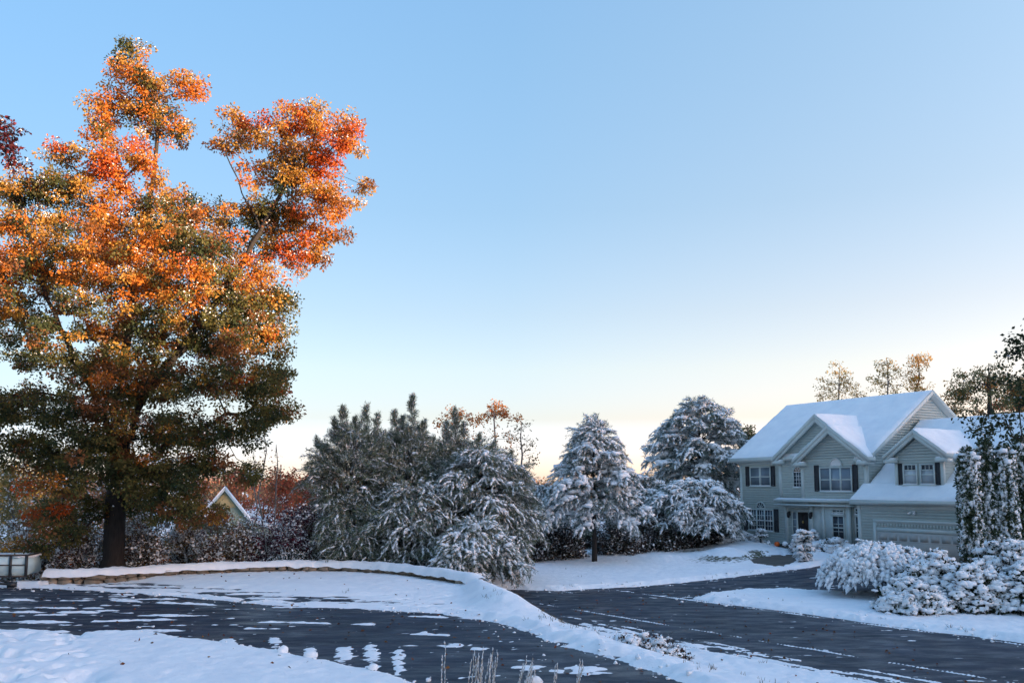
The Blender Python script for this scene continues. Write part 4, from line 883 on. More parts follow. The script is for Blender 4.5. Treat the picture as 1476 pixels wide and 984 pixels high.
# columns of arborvitae by the garage
ar = []
for i, (px, lab) in enumerate(((1402, 'dark columnar evergreen dotted with snow, leftmost of the row at the garage corner'), (1428, 'second columnar evergreen of the row at the garage corner'),
                               (1455, 'third columnar evergreen of the row at the garage corner'), (1481, 'columnar evergreen of the row at the right picture edge'))):
    rng = np.random.default_rng(60 + i); b = at_foot(px, 37.5 + .25 * (i % 2)); H = ztop((648, 636, 644, 630)[i], 37.5) - b[2]; root = tag(empty('columnar_evergreen', b), lab, 'evergreen', 'columnar evergreens by the garage')
    m = MB(); m.loft([(0, 0, -.1), (0, 0, H * .5), (0, 0, H * .95)], [.08, .06, .02], 8); m.build('trunk', M['bark'], root)
    n = 2600; zz = rng.random(n) ** .9 * H; th = rng.random(n) * 6.283; pr = .37 * np.minimum(1, (1 - zz / H) * 5 + .25) * (.85 + .3 * fbm(th * 2 + 9, zz * 1.6, 60 + i, 3)); rr = pr * (.6 + .4 * rng.random(n) ** .4)
    P = np.stack([rr * np.cos(th), rr * np.sin(th), zz], 1); out = np.stack([np.cos(th), np.sin(th), np.full(n, .5)], 1); ix = np.repeat(np.arange(n), 7)
    m = MB(); m.leaves(P[ix] + rng.normal(size=(len(ix), 3)) * .06, .13, rng, pick(rng, [(.05, .075, .04, 2), (.08, .105, .055, 1)], len(ix)), axis=out[ix] * .8, width=.25); m.build('crown', M['needle'], root)
    k = rng.random(n) < .36 + 2.0 * (fbm(th * 3.2, zz * .8, 70 + i, 3) - .5); q = P[k]; q2 = q * [1.08, 1.08, 1]; m = MB(); z_ = .06 + .075 * rng.random(len(q)); m.octa(q2, np.tile([[.15, .1, -1.]], (len(q), 1)) + out[k] * .5, z_ * 1.7, z_, z_, rng); q3 = np.repeat(q2, 3, 0) + rng.normal(size=(len(q) * 3, 3)) * .07; m.leaves(q3, .09, rng, np.ones(3) * .8, width=.4)
    t = np.stack([rng.normal(size=40) * .15, rng.normal(size=40) * .15, H * .88 + rng.random(40) * .5], 1); m.lumps(t, .10 + .09 * rng.random(40), rng); m.build('snow_cover', M['snow'], root, smooth=True)

# ------------------------------------------------------------------ trees round about
def thin_tree(name, label, px, y, top, crowns, palette, seed, leaf=.2, per=10, cr=.5, snow=0, r0=.075, bark='greybark', group=None, tip=.009, cat='tree', base_z=None, frac=1.0, step=.7):
    rng = np.random.default_rng(seed); b = at_foot(px, y)
    if base_z is not None: b[2] = base_z
    C = np.vstack([blob_points(rng, aty(cx, cy, y + rng.normal() * .5), (rx * y / FPX, rx * y / FPX * .9, ry * y / FPX), n) for cx, cy, rx, ry, n in crowns])
    tp = aty(px, top, y); tp = b + (tp - b) * frac
    return decid(name, label, cat, trunk_line(b, tp, 8, .35, rng), r0, C, palette, leaf=leaf, per=per, cr=cr, seed=seed, snow=snow, bark=bark, group=group, tip=tip, step=step)
YEL = [(.46, .28, .07, 2), (.38, .26, .09, 1), (.22, .18, .08, 1)]
ORG = [(.50, .17, .04, 2), (.42, .20, .06, 1), (.3, .1, .04, .6)]
G4 = 'thin yellow trees behind the house'
thin_tree('poplar_tree', 'thin yellowish tree rising above the left part of the roof ridge', 1210, 88, 526, ((1188, 562, 12, 18, 14), (1212, 545, 20, 24, 30), (1235, 565, 14, 15, 12), (1210, 580, 34, 25, 20)), YEL, 71, per=20, cr=.5, group=G4, leaf=.18)
thin_tree('poplar_tree', 'thin gold-topped tree rising above the middle of the roof ridge', 1278, 90, 515, ((1278, 528, 18, 16, 24), (1270, 550, 18, 20, 20), (1290, 570, 26, 25, 20)), YEL, 72, per=20, cr=.5, group=G4, leaf=.18)
thin_tree('poplar_tree', 'gold-topped tree rising above the roof ridge nearest the gable peak', 1322, 88, 510, ((1324, 522, 16, 15, 26), (1312, 545, 18, 18, 22), (1330, 560, 16, 20, 16)), [(.42, .22, .04, 2), (.30, .18, .05, 1)], 73, per=22, cr=.5, group=G4, leaf=.18)
GRN = [(.12, .135, .06, 2), (.17, .16, .07, 1), (.26, .15, .06, .5)]
thin_tree('spreading_tree', 'spreading olive-green tree behind the garage roof', 1425, 58, 525, ((1400, 555, 36, 24, 34), (1378, 570, 22, 20, 14), (1430, 545, 34, 20, 28), (1420, 580, 50, 22, 44), (1460, 570, 30, 30, 34), (1372, 592, 16, 12, 9), (1490, 580, 30, 40, 30)), GRN + [(.34, .17, .05, .7)], 74, per=38, cr=.42, leaf=.14, r0=.15, bark='bark', snow=.03)
thin_tree('maple_tree', 'small red and orange maple behind the garage at the right picture edge', 1470, 63, 550, ((1466, 575, 14, 16, 24), (1480, 565, 20, 24, 40), (1440, 580, 10, 8, 8), (1430, 553, 7, 6, 6)), [(.5, .10, .03, 2), (.5, .2, .04, 2)], 75, per=34, cr=.45, leaf=.17, r0=.2, bark='bark')
thin_tree('willow_tree', 'airy tree of narrow drooping leaves leaning in over the dark columns', 1530, 33, 480, ((1462, 505, 22, 28, 34), (1448, 545, 16, 14, 12), (1475, 560, 22, 30, 24), (1500, 500, 40, 50, 60), (1540, 480, 40, 60, 70), (1560, 560, 40, 50, 60), (1450, 612, 40, 16, 26), (1412, 622, 26, 14, 16), (1468, 640, 20, 20, 10), (1425, 600, 40, 8, 12)), [(.022, .035, .016, 2), (.04, .05, .02, 1)], 76, per=9, cr=.3, leaf=.14, r0=.085, bark='bark', snow=.04, tip=.005)
thin_tree('small_tree', 'small dark tree top just left of the house roof', 1078, 74, 612, ((1078, 628, 12, 13, 30), (1072, 650, 18, 16, 24)), GRN, 77, per=30, cr=.45, leaf=.2)
G5 = 'thin orange-topped trees behind the evergreens'
thin_tree('birch_tree', 'thin orange-topped tree above the narrow evergreen top', 655, 76, 585, ((655, 597, 22, 10, 26), (640, 612, 12, 8, 8), (655, 625, 30, 18, 12), (680, 606, 16, 9, 12)), ORG, 78, per=13, cr=.45, leaf=.2, group=G5)
thin_tree('birch_tree', 'tallest thin orange-topped tree, its straight stem bare below', 712, 78, 577, ((713, 590, 12, 12, 16), (726, 594, 12, 9, 18), (745, 604, 10, 7, 6), (700, 605, 14, 9, 8), (715, 630, 34, 24, 14)), ORG, 79, per=15, cr=.45, leaf=.2, group=G5)
thin_tree('birch_tree', 'nearly bare grey tree with a few small leaves between evergreens and lone pine', 752, 68, 608, ((755, 615, 18, 8, 12), (765, 640, 16, 16, 12), (745, 645, 22, 22, 14), (770, 665, 14, 12, 8), (735, 625, 20, 12, 8)), [(.10, .09, .05, 1), (.16, .10, .05, 1)], 80, per=5, cr=.5, leaf=.17, tip=.009)
G6 = 'bare saplings beside the oak'
BRN = [(.16, .08, .05, 1), (.24, .10, .05, 1), (.30, .10, .05, 1)]
for i, (px, top, lab) in enumerate(((380, 618, 'tallest bare upright sapling between oak and evergreens'), (398, 640, 'shorter bare sapling right of the tallest one'), (366, 650, 'bare sapling half behind the oak leaves'))):
    thin_tree('bare_sapling', lab, px, 50 + i, top, ((px, top + 12, 4, 10, 8), (px, top + 40, 10, 25, 26), (px, top + 80, 14, 25, 26)), BRN, 81 + i, r0=.045, per=2, cr=.4, leaf=.12, tip=.007, group=G6, frac=1.0)
RED = [(.42, .10, .05, 2), (.34, .13, .06, 1), (.22, .12, .06, 1)]
G7 = 'reddish trees beyond the saplings'
for i, (px, y, top, rx, lab, pal) in enumerate(((405, 85, 672, 26, 'reddish-brown tree just right of the bare saplings', RED), (440, 92, 684, 22, 'low reddish tree at the left foot of the evergreen clump', RED), (340, 95, 668, 30, 'sunlit pink-red tree above the yellow gable', RED), (270, 98, 680, 34, 'red tree glimpsed through the oak, left of the yellow gable', RED), (70, 80, 672, 44, 'golden tree glimpsed low through the oak at the left', YEL), (15, 78, 676, 36, 'olive-gold tree low at the left picture edge', YEL), (170, 90, 680, 40, 'pale orange tree glimpsed behind the oak trunk', ORG))):
    thin_tree('autumn_tree', lab, px, y, top, ((px, top + 24, rx, 24, 70), (px - 4, top + 55, rx * 1.1, 26, 50)), pal, 91 + i, per=26, cr=.6, leaf=.24, group=G7, r0=.12, base_z=-4.5)
# ------------------------------------------------------------------ shrubs
BURG = [(.10, .035, .05, 2), (.15, .06, .085, 1), (.16, .015, .035, .5), (.12, .09, .12, 1)]
def sh(px, y, top, rx, name, label, seed, pal, **k):
    b = at_foot(px, y); rz = ztop(top, y) - b[2]; return shrub(name, label, b, (rx * y / FPX, rx * y / FPX * .8, rz), seed, pal, **k)
sh(432, 39.2, 718, 52, 'burgundy_shrub', 'burgundy-leaved shrub dusted with snow, left of the evergreens', 101, BURG, snow=.55, n=420, per=30, leaf=.09)
sh(382, 39.6, 742, 42, 'burgundy_shrub', 'purplish twiggy shrub right of the sage-green house', 102, BURG, snow=.5, n=260, per=22, leaf=.09)
JUN = [(.03, .05, .035, 1), (.05, .07, .05, 1)]
sh(425, 38.1, 797, 42, 'juniper', 'low grey-green juniper just behind the wall under the burgundy shrub', 103, JUN, snow=.6, n=240, per=30, leaf=.08)
sh(475, 38.3, 792, 34, 'juniper', 'low grey-green juniper behind the wall top, right of its twin', 104, JUN, snow=.5, n=200, per=30, leaf=.08)
BRUSH = [(.17, .12, .09, 1), (.20, .13, .07, 1), (.13, .12, .07, 1), (.15, .12, .13, 1), (.30, .12, .05, .6), (.27, .19, .07, .6)]
G8 = 'snowy brush under the oak'
for i, (px, y, top, rx, lab, sn_) in enumerate(((70, 38.5, 770, 42, 'snow-dusted brush by the pale blue trailer', .75), (115, 37.4, 752, 40, 'brown snow-flecked shrub just left of the oak trunk', .6), (40, 41, 745, 45, 'white snow-covered shrub above the trailer', .95),
        (205, 38.0, 752, 36, 'snow-flecked shrub just right of the oak trunk', .6), (268, 40.5, 742, 36, 'snowy olive shrub before the sage-green house', .7), (305, 39.0, 770, 30, 'low olive and white shrub behind the wall, before the lower windows', .6), (345, 39.3, 762, 30, 'olive shrub between sage-green house and purplish shrub', .5), (190, 43, 735, 45, 'tall twiggy snow-covered shrub behind the oak trunk', .8))):
    sh(px, y, top, rx, 'snowy_brush', lab, 111 + i, BRUSH, snow=sn_, n=300, per=20, leaf=.10, group=G8, snowsize=1.2)
G12 = 'understory trees behind the oak'
for i, (px, y, top, cr_, lab, pal, sn_) in enumerate(((20, 47, 660, ((20, 690, 34, 30, 40), (15, 740, 42, 34, 50), (5, 780, 40, 20, 30)), 'snowy olive-gold understory tree at the left picture edge behind the trailer', [(.26, .19, .07, 1), (.18, .15, .06, 1)], .35),
        (95, 46, 668, ((95, 700, 40, 28, 46), (90, 745, 44, 30, 50), (85, 785, 40, 18, 30)), 'rust-brown understory tree left of the oak trunk', [(.30, .13, .05, 1), (.20, .10, .05, 1), (.28, .18, .07, .6)], .25),
        (215, 48, 672, ((215, 705, 40, 30, 46), (205, 750, 44, 30, 50), (225, 785, 40, 18, 30)), 'tawny snow-flecked understory tree right of the oak trunk', [(.28, .17, .08, 1), (.17, .13, .09, 1)], .4),
        (285, 47, 700, ((268, 730, 34, 24, 44), (275, 765, 44, 22, 60), (335, 770, 34, 20, 46), (310, 745, 16, 14, 16)), 'small olive understory tree beside the sage-green house', BRUSH, .4),
        (150, 52, 690, ((150, 720, 50, 30, 50), (150, 765, 55, 30, 50)), 'pale twiggy understory tree directly behind the oak trunk', [(.2, .12, .08, 1), (.14, .10, .07, 1)], .6))):
    thin_tree('understory_tree', lab, px, y, top, cr_, pal, 121 + i, per=34, cr=.5, leaf=.12, group=G12, r0=.09, snow=sn_)
G9 = 'dark brush under the pines'
sh(848, 57, 752, 36, 'brush', 'dusky brush directly behind the lone pine trunk', 158, [(.05, .045, .03, 2), (.07, .06, .04, 1)], snow=.3, n=280, per=24, leaf=.11, group='dark brush under the pines')
for i, (px, lab) in enumerate(((515, 'low dusky brush in the gap below the left evergreens'), (570, 'low dusky brush in the gap below the tallest evergreen'), (628, 'low dusky brush in the gap below the narrow-topped evergreen'))):
    sh(px, 43.5, 765, 36, 'brush', lab, 151 + i, DBR if 0 else [(.05, .045, .03, 2), (.07, .06, .04, 1), (.05, .06, .04, 1)], snow=.3, n=260, per=24, leaf=.11, group='brush behind the evergreens')
DBR = [(.09, .075, .055, 2), (.11, .08, .065, 1), (.04, .05, .03, 1), (.09, .05, .04, .5)]
for i, (px, y, top, rx, lab, sn_) in enumerate(((765, 51, 760, 36, 'dark brush at the left end of the snowy lawn', .35), (810, 52, 752, 40, 'brown brush left of the lone pine trunk', .4), (895, 53, 748, 42, 'brown twiggy brush right of the lone pine trunk', .35), (945, 54, 742, 40, 'olive-brown brush below the rounded hemlock', .35), (1035, 57, 735, 36, 'snow-draped brush at the left corner of the house', .8), (985, 55, 765, 34, 'dark low brush under the drooping hemlock', .3), (725, 46, 775, 30, 'snow-dusted brush between evergreen clump and lawn', .7))):
    sh(px, y, top, rx, 'brush', lab, 131 + i, DBR, snow=sn_, n=280, per=22, leaf=.11, group=G9)
# planting at the house front
def at_house(u, w): p = hw(u, w); p[2] = gz(p[0], p[1]) + .1; return p
rng = np.random.default_rng(140)
for i, (u, w, r, lab) in enumerate(((1.5, -1.6, (1.2, .9, .7), 'low snow-heaped bush under the left ground-floor window'), (7.5, -2.3, (.8, .8, .55), 'low snow-heaped bush right of the front steps'), (9.0, -2.0, (1.2, .8, .75), 'wide snow-heaped bush under the bay window'))):
    shrub('snowy_bush', lab, at_house(u, w), r, 141 + i, DARK, snow=.5, n=120, leaf=.1, per=14, lump=.8, lumpr=.2, group='bushes along the house front')
conifer('dwarf_conifer', 'small sparse snow-dusted conifer left of the front steps', at_house(3.9, -2.2), 1.25, .5, 145, up=.3, sag=.05, snow=.9, snowsize=1.0, green=(.05, .08, .06), whorl=.28, nb=5, cat='conifer', tuft=.1)
conifer('dwarf_conifer', 'narrow snow-covered conifer at the lawn edge, in line with the front door', np.array([14.9, 45.9, gz(14.9, 45.9) + .1]), 1.75, .48, 146, up=.1, sag=.12, snow=1.0, snowsize=1.2, green=(.05, .08, .06), whorl=.22, nb=6, cat='conifer', tuft=.1, shape=.5)
conifer('dwarf_conifer', 'small snowy conifer right of the front door', at_house(7.2, -1.5), 1.2, .6, 147, up=.2, sag=.12, snow=1.0, snowsize=1.2, green=(.05, .08, .06), whorl=.25, nb=5, cat='conifer', tuft=.1)
def pumpkin(label, p, r, mat='pumpkin'):
    root = tag(empty('pumpkin', p), label, 'pumpkin'); m = MB(); n = 20
    prof = [(.3, .02), (.8, .15), (1, .5), (.9, .8), (.55, 1.0), (.15, .97)]
    V = [(r * q * math.cos(t) * (1 - .09 * abs(math.sin(t * 4))), r * q * math.sin(t) * (1 - .09 * abs(math.sin(t * 4))), 1.6 * r * z) for q, z in prof for t in np.arange(n) * 2 * math.pi / n]
    F = [(i * n + j, i * n + (j + 1) % n, (i + 1) * n + (j + 1) % n, (i + 1) * n + j) for i in range(len(prof) - 1) for j in range(n)]
    m.add(V, F); m.build('body', M[mat], root, smooth=True)
    m = MB(); m.loft([(0, 0, 1.5 * r), (.02, 0, 1.75 * r), (.06, 0, 1.95 * r)], [.18 * r, .12 * r, .12 * r], 6); m.build('stem', M['straw'], root)
p = hw(4.75, -1.75); p[2] = .64; pumpkin('bright orange-red pumpkin on the left of the front steps', p, .17)
p = hw(6.2, -1.2); p[2] = .76; pumpkin('orange pumpkin on the top step at the foot of the front door', p, .17)
# urn with dark snow-topped plant and a red pot beside the steps
def urn(label, p, mat, plant):
    root = tag(empty('planter', p), label, 'planter'); m = MB()
    m.loft([(0, 0, 0), (0, 0, .05), (0, 0, .12), (0, 0, .3), (0, 0, .36), (0, 0, .34)], [.12, .14, .09, .2, .23, .2], 14); m.build('pot', M[mat], root, smooth=True)
    if plant:
        rg = np.random.default_rng(3); m = MB(); q = blob_points(rg, (0, 0, .62), (.26, .26, .26), 500); m.leaves(q, .1, rg, pick(rg, DARK, 500)); m.build('plant', M['leaf'], root)
        m = MB(); q = blob_points(rg, (0, 0, .82), (.2, .2, .08), 30); m.lumps(q, .09, rg); m.build('snow_cover', M['snow'], root, smooth=True)
p = hw(6.3, -1.3); p[2] = .76; urn('dark round plant with a snow cap in a pot on the front steps', p, 'black', True)
p = hw(6.45, -2.15); p[2] = .51; urn('red pot at the foot of the front steps', p, 'redpaint', False)

# ------------------------------------------------------------------ stone wall
wall = tag(empty('stone_wall', (-8.7, 37.4, .6)), 'low curved dry-stone wall capped with snow along the driveway', 'wall'); wo = np.array([-8.7, 37.4, .6])
WP = np.array([(-17.2, 33.35), (-15.6, 33.4), (-13.5, 35.3), (-11.7, 36.5), (-8.7, 37.35), (-6.8, 37.1), (-5, 36.15), (-3.7, 34.95), (-2.6, 33.6), (-1.7, 32.3), (-1.05, 31.1)])
def resample(P, step):
    for _ in range(3):
        Q = [P[0]]
        for a, b in zip(P[:-1], P[1:]): Q += [a * .75 + b * .25, a * .25 + b * .75]
        P = np.array(Q + [P[-1]])
    d = np.concatenate([[0], np.cumsum(np.linalg.norm(np.diff(P, axis=0), axis=1))]); t = np.arange(0, d[-1], step)
    return np.stack([np.interp(t, d, P[:, i]) for i in range(2)], 1), d[-1]
L_, tot = resample(WP, .02); rng = np.random.default_rng(150); m = MB(); s = 0.0
while s < tot - .4:
    ln = .22 + .55 * rng.random() ** 1.4; i0, i1 = int(s / .02), min(len(L_) - 1, int((s + ln) / .02)); a, b = L_[i0], L_[i1]; e = unit(b - a); nrm = np.array([-e[1], e[0]])
    for course in range(2):
        h0, h1 = (-.12, .17) if course == 0 else (.175, .34 + .06 * rng.random()); th = .24 + .05 * rng.random(); off = rng.normal() * .025
        sh_ = (rng.random() - .5) * .2 if course else 0; g0 = a + e * (.012 + sh_) ; g1 = b + e * (sh_ - .012)
        k = 3; pts = []
        for z in np.linspace(h0, h1, k):
            for (q, sd) in ((g0, -1), (g1, -1), (g1, 1), (g0, 1)):
                ins = .035 if z in (h0, h1) else 0; cx_ = (g0 + g1) / 2; q2 = q + (cx_ - q) * ins * 2 / max(ln, .3) * .5; pts.append([*(q2 + nrm * (sd * (th - ins) + off)), z + rng.normal() * .012])
        V = np.array(pts); V[:, :2] += rng.normal(size=(len(V), 2)) * .03; V[:, 2] += .6 + rng.normal(size=len(V)) * .02; F = [(3, 2, 1, 0), (8, 9, 10, 11)] + [(r * 4 + j, r * 4 + (j + 1) % 4, r * 4 + 4 + (j + 1) % 4, r * 4 + 4 + j) for r in range(2) for j in range(4)]
        m.add(V - wo, F)
    s += ln
m.build('stones', M['stone'], wall)
Lc, tot2 = resample(WP, .12); e = unit(np.gradient(Lc, axis=0)); nn = np.stack([-e[:, 1], e[:, 0]], 1); m = MB(); K = 9; rows = []
for j in range(K):
    u = j / (K - 1) * 2 - 1; wv = .36 * u * (1 + .35 * (fbm(np.arange(len(Lc)) * .12 * 1.5, np.full(len(Lc), 3.0 + np.sign(u)), 9, 3) - .5)); p = Lc + nn * wv[:, None]
    z = .6 + .37 + .17 * math.sqrt(max(0, 1 - u * u)) * (.55 + .5 * fbm(p[:, 0] * 1.6, p[:, 1] * 1.6, 13, 3) + .5 * fbm(p[:, 0] * 5, p[:, 1] * 5, 14, 3)) - .16 * abs(u) ** 3 * fbm(p[:, 0] * 2.5, p[:, 1] * 2.5, 17, 3) - .10 * sstep((np.arange(len(Lc)) - len(Lc) + 8) / 8); rows.append(np.column_stack([p, z]))
V = np.stack(rows, 1); n_ = len(Lc); i = np.arange(n_ - 1)[:, None] * K + np.arange(K - 1)[None]
m.add(V.reshape(-1, 3) - wo, np.stack([i, i + 1, i + K + 1, i + K], -1).reshape(-1, 4)); m.build('snow_cap', M['snow'], wall, smooth=True)

# ------------------------------------------------------------------ pale blue trailer at the left edge
tp = atz(14, 846, .62); tr = tag(empty('trailer', (tp[0] - .3, tp[1] + .5, .62), math.radians(8)), 'pale blue utility trailer with black rails and a snow load', 'trailer')
m = MB(); m.box(-2.6, .55, -.03, .03, .42, 1.08); m.box(.50, .55, .03, 1.4, .42, 1.08); m.box(-2.6, .5, 1.37, 1.43, .42, 1.08); m.box(-2.6, .5, .0, 1.4, .36, .42); m.build('side_panels', M['paleblue'], tr)
m = MB(); m.box(-2.65, .60, -.07, -.02, 1.06, 1.12); m.box(-2.6, .5, -.065, -.032, .72, .76)
for x in (-2.0, -1.1, .02, .56): m.box(x - .045, x + .045, -.075, -.025, .34, 1.08)
m.box(.55, .62, -.05, 1.4, 1.06, 1.12); m.box(-2.65, .6, -.06, 0, .30, .37); m.build('rail_frame', M['black'], tr)
m = MB(); m.tubes([(-1.6, -.5, .62), (-1.8, -.9, .34)], [(.38, -.7, .16), (.38, -.75, .12)], .045, .045, 6); m.box(.25, .5, -.85, -.62, .02, .2); m.tubes([(.02, -.07, .74)], [(.34, -.66, .2)], .02, .02, 5); m.build('tow_frame', M['black'], tr)
rg = np.random.default_rng(4); m = MB(); m.lumps(np.stack([-2.4 + 2.9 * rg.random(90), .1 + 1.2 * rg.random(90), 1.00 + .03 * rg.random(90)], 1), .18 + .10 * rg.random(90), rg, flat=.22); m.build('snow_load', M['snow'], tr, smooth=True)
for x in (-1.9,):
    m = MB(); a = np.arange(20) * 2 * math.pi / 20
    m.loft([(x, -.12, .32), (x, .1, .32)], [.31, .31], 18); wh = m.build('wheel', M['black'], tr); m = MB(); m.loft([(x, -.15, .32), (x, -.118, .32)], [.17, .17], 14); m.build('rim', M['white'], wh)

# ------------------------------------------------------------------ sage-green house beyond the oak
hy = 72.0; hb = aty(300, 815, hy); far = tag(empty('house', (hb[0], hb[1], -3.1), math.radians(17)), 'sage-green house with a snowy roof and a sunlit yellow gable glimpsed through the oak', 'house')
def pr(m, pts, d): m.prism(pts, d)
m = MB(); m.box(-4.6, 2.6, 0, 6, -.6, 3.2); m.build('wall', M['sage'], far)
m = MB(); m.prism([(-.8, 1.0, 3.2), (2.9, 1.0, 3.2), (2.9, 1.0, 4.6), (1.05, 1.0, 6.9), (-.8, 1.0, 4.6)], (0, 5, 0)); gw_ = m.build('gable_wall', M['sage'], far)
m = MB(); m.prism([(.1, .985, 5.55), (2.0, .985, 5.55), (1.05, .985, 6.75)], (0, .015, 0)); m.build('sunlit_gable_infill', M['sunlit_cream'], gw_)  # upper gable triangle, its sunlight put into the colour
rf = MB(); sc_ = MB()
for (a, b) in (((-1.15, 4.35), (1.05, 7.1)), ((3.25, 4.35), (1.05, 7.1))):
    for mb, o_, t_ in ((rf, 0, .18), (sc_, .19, .16)):
        P = [(a[0], .6, a[1] + o_), (b[0], .6, b[1] + o_), (b[0], .6, b[1] + o_ - t_), (a[0], .6, a[1] + o_ - t_)]; mb.prism(P[::-1] if a[0] < b[0] else P, (0, 5.7, 0))
rfo = rf.build('roof', M['trim'], far); sc_.build('snow_cover', M['snow'], rfo)
rf = MB(); rf.prism([(-5.0, -.5, 3.1), (-5.0, 3.2, 5.1), (-5.0, 6.4, 3.1)], (4.1, 0, 0)); rfo = rf.build('side_roof', M['trim'], far)
s_ = MB(); s_.prism([(-5.05, -.55, 3.13), (-5.05, 3.2, 5.16), (-5.05, 3.2, 5.36), (-5.05, -.55, 3.3)], (4.2, 0, 0)); s_.build('snow_cover', M['snow'], rfo)
def fw(x0, x1, z0, z1, y):
    f = MB(); f.box(x0, x1, y - .08, y - .005, z0, z0 + .12); f.box(x0, x1, y - .08, y - .005, z1 - .12, z1); f.box(x0, x0 + .12, y - .08, y - .005, z0 + .12, z1 - .12); f.box(x1 - .12, x1, y - .08, y - .005, z0 + .12, z1 - .12)
    o = f.build('window', M['white'], far); p = MB(); p.box(x0 + .1, x1 - .1, y - .04, y - .01, z0 + .1, z1 - .1); p.build('pane', M['glass'], o)
fw(-3.9, -2.9, .4, 2.3, 0); fw(.5, 1.5, .5, 2.4, 0); fw(.6, 1.5, 3.7, 5.0, 1.0)
m = MB(); m.box(-2.5, -1.5, -.1, -.01, -.4, 2.2); m.build('door', M['white'], far)
m = MB(); m.box(-4.7, 2.7, -.12, -.01, 2.9, 3.1); m.box(-.9, 3.0, .9, .99, 3.3, 3.42); m.box(2.4, 2.62, -.06, -.005, -.6, 2.9); m.build('corner_trim', M['white'], far)
m = MB(); m.prism([(2.6, 1.5, -.6), (5.2, 1.5, -.6), (5.2, 1.5, 3.6), (2.6, 1.5, 4.6)], (0, 4.5, 0)); m.build('side_wing', M['sage'], far)
m = MB(); m.prism([(2.6, 1.2, 4.62), (5.5, 1.2, 3.5), (5.5, 1.2, 3.75), (2.6, 1.2, 4.87)][::-1], (0, 5, 0)); m.build('wing_snow', M['snow'], far)

# ------------------------------------------------------------------ far wood on the ridge (one mass)
rng = np.random.default_rng(160); n = 900; fx = -190 + 420 * rng.random(n); fy = 200 + 120 * rng.random(n); fz = base(fx, fy); hh = 6.0 + 5.0 * rng.random(n) - .012 * (fy - 200)
topz = EYE + (700 - 688) / FPX * fy; hh = np.minimum(hh, topz - fz + 1.8 * rng.random(n)); hh = np.maximum(hh, 3)
cc = pick(rng, [(.32, .09, .06, 2), (.32, .15, .08, 2), (.2, .12, .08, 3), (.10, .10, .06, 2)], n); ix = np.repeat(np.arange(n), 110); m_ = len(ix)
p = np.stack([fx, fy, fz + hh * .55], 1)[ix] + unit(rng.normal(size=(m_, 3))) * rng.random((m_, 1)) ** .4 * np.stack([hh * .42, hh * .42, hh * .45], 1)[ix]
m = MB(); m.leaves(p, .75, rng, np.clip(cc[ix] * (.7 + .6 * rng.random((m_, 1))), 0, 1)); m.tubes(np.stack([fx, fy, fz - .5], 1), np.stack([fx, fy, fz + hh * .7], 1), .2, .08, 4, c=(.08, .06, .05))
tag(m.build('distant_wood', M['leaf']), 'red and brown autumn wood along the far horizon', 'wood', kind='stuff')

# ------------------------------------------------------------------ foreground plants, lights, litter
G10 = 'snow-capped path lights along the foreground bank'
for i, (px, py, lab) in enumerate(((407, 946, 'round snow-capped path light at the bank edge, farthest left'), (447, 953, 'smaller snow-capped path light second along the bank edge'), (537, 972, 'snow-capped path light with a dark lens, third along the bank edge'), (770, 992, 'round snow-capped path light at the foot of the dry stalks'))):
    p = atz(px, py, .72); root = tag(empty('path_light', p), lab, 'path light', G10)
    m = MB(); m.tubes([(0, 0, -.3)], [(0, 0, .02)], .02, .02, 6); m.build('stake', M['black'], root)
    m = MB(); m.loft([(0, 0, .0), (0, 0, .03), (0, 0, .10), (0, 0, .13)], [.05, .085, .09, .05], 14); m.loft([(0, -.085, .065), (0, -.10, .065)], [.035, .03], 10); m.build('lamp_head', M['shutter'], root, smooth=True)
    rg = np.random.default_rng(i); m = MB(); m.lumps(np.array([(0, 0, .12), (.01, .02, .15)]), np.array([.125, .09]), rg, flat=.8, rough=.10); m.build('snow_cap', M['snow'], root, smooth=True)
G11 = 'frosted dry stalks in the foreground'
for i, (px, n, h, spread, lab) in enumerate(((640, 2, .78, .02, 'single frosted upright stalk farthest left in the foreground'), (695, 17, .74, .30, 'largest clump of frosted dry stalks in the foreground'), (757, 9, .60, .22, 'leaning clump of frosted stalks just right of the largest clump'), (795, 2, .55, .08, 'pair of short stalks right of the path light'), (826, 4, .66, .10, 'slanting frosted stalks farthest right in the foreground'))):
    rg = np.random.default_rng(170 + i); b = atz(px, 1004, .62); root = tag(empty('dry_stalks', b), lab, 'dry plant', G11)
    for k in range(n):
        a = np.array([rg.normal() * spread * .5, rg.normal() * .1, -.1]); ln = (rg.normal() * .08 + (.28 if i in (2, 4) else .05)); t_ = np.linspace(0, 1, 9); H = h * (.7 + .4 * rg.random())
        P = np.stack([a[0] + ln * H * t_ ** 1.4 + rg.normal(size=9) * .006, a[1] + .1 * rg.normal() * t_, a[2] + (H + .1) * t_], 1); m = MB(); m.tubes(P[:-1], P[1:], .006, .004, 4); so = m.build('stalk', M['straw'], root)
        q = P[rg.integers(1, 9, 40)] + rg.normal(size=(40, 3)) * .005; q[:, 2] += rg.normal(size=40) * .03; sb = MB(); sb.octa(q, np.tile([[.1, 0, 1.]], (40, 1)), .028, .007, .007, rg); sb.build('frost', M['snow'], so)
b = atz(925, 938, .1); shrub('low_bush', 'low flattened bush poking through the snow strip between driveway and road', (b[0], b[1], gz(b[0], b[1]) + .05), (1.15, .8, .5), 180, [(.05, .04, .03, 2), (.10, .05, .04, 1), (.12, .10, .03, .5)], snow=.6, n=150, leaf=.09, per=12, lump=.55, lumpr=.11, cr=.18)
rng = np.random.default_rng(185); n = 26000; lx = -19 + 36 * rng.random(n); ly = 14 + 30 * rng.random(n); dmin = np.minimum(np.abs(poly_sd(lx, ly, DRIVE) - .1), np.abs(poly_sd(lx, ly, ROAD) - .1))
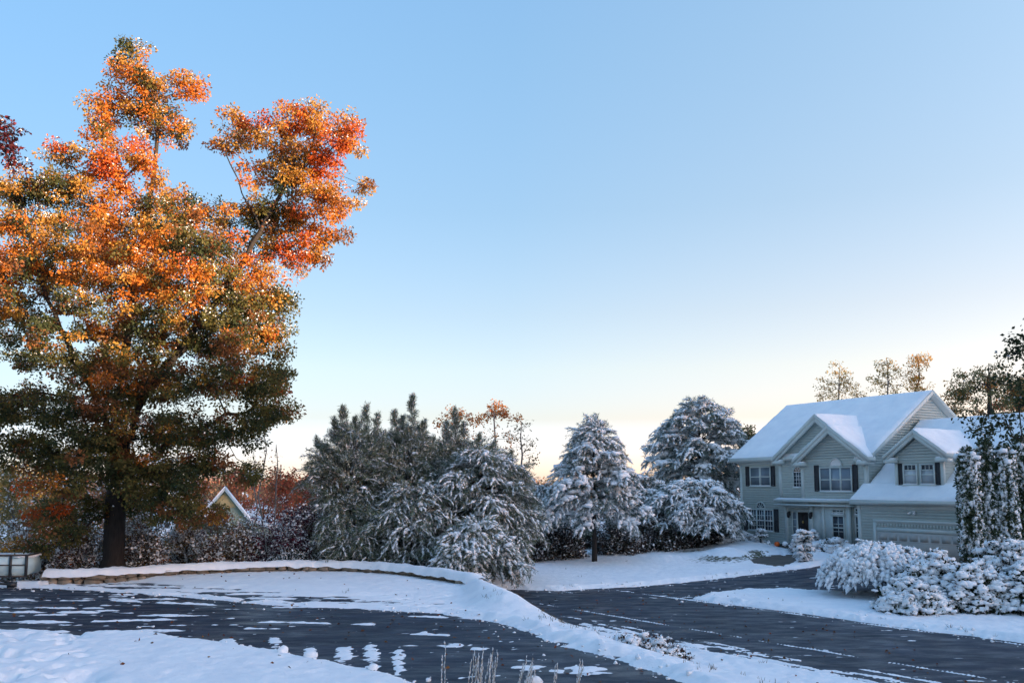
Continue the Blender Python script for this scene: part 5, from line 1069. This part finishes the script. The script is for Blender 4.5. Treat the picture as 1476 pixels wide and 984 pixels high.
k = rng.random(n) < np.exp(-dmin / .25) * .6; lx, ly = lx[k], ly[k]; tz = np.maximum(snow_top(lx, ly)[0], base(lx, ly)); m = MB(); m.lumps(np.stack([lx, ly, tz + .005], 1), (.012 + .045 * rng.random(len(lx)) ** 2.5), rng, flat=.8, rough=.45)
tag(m.build('snow_crumbs', M['snow'], None, smooth=True), 'loose crumbs of ploughed snow along the asphalt edges', 'snow', kind='stuff')
rng = np.random.default_rng(187); n = 30000; lx = -18 + 36 * rng.random(n); ly = 15 + 36 * rng.random(n); dp = poly_sd(lx, ly, PLATEAU); dr_ = -poly_sd(lx, ly, ROAD); dd_ = -poly_sd(lx, ly, DRIVE)
pr_ = .5 * np.exp(-((dp + .6) / 1.0) ** 2) * (ly < 33) * (lx > -1) + .25 * np.exp(-(dr_ / .35) ** 2) + .004; k = (rng.random(n) < pr_ * sstep((fbm(lx * .9, ly * .9, 188, 3) - .42) * 6)) & (dr_ > .12) & (dd_ > .15) & ~((ly < 22) & (lx < 3))
lx, ly = lx[k], ly[k]; c = np.repeat(np.stack([lx, ly, snow_top(lx, ly)[0] - .02], 1), 4, 0) + rng.normal(size=(len(lx) * 4, 3)) * [.04, .04, 0]; tp_ = c + np.stack([rng.normal(size=len(c)) * .035, rng.normal(size=len(c)) * .035, .05 + .08 * rng.random(len(c))], 1)
m = MB(); m.tubes(c, tp_, .006, .002, 3, np.array((.16, .13, .07))); tag(m.build('grass', M['leaf']), 'dry grass tips poking through the thin snow of the verge', 'grass', kind='stuff')
rng = np.random.default_rng(190); n = 900; lx = -17 + 28 * rng.random(n); ly = 15 + 23 * rng.random(n); lz = base(lx, ly) + .012
ok = (poly_sd(lx, ly, DRIVE) > 0) | (poly_sd(lx, ly, ROAD) > 0) | (rng.random(n) < .25); lz = np.where(ok, np.maximum(lz, snow_top(lx, ly)[0] + .012), lz); m = MB(); p = np.stack([lx, ly, lz], 1)[ok]; k = len(p)
m.leaves(p, .09, rng, pick(rng, [(.22, .07, .03, 1), (.12, .06, .03, 1), (.25, .12, .04, .6)], k), axis=np.tile([[0, 0, .15]], (k, 1)) + np.hstack([rng.normal(size=(k, 2)) * 2, np.zeros((k, 1))]), spread=.3)
tag(m.build('fallen_leaves', M['leaf']), 'fallen brown leaves scattered on the wet asphalt', 'leaves', kind='stuff')
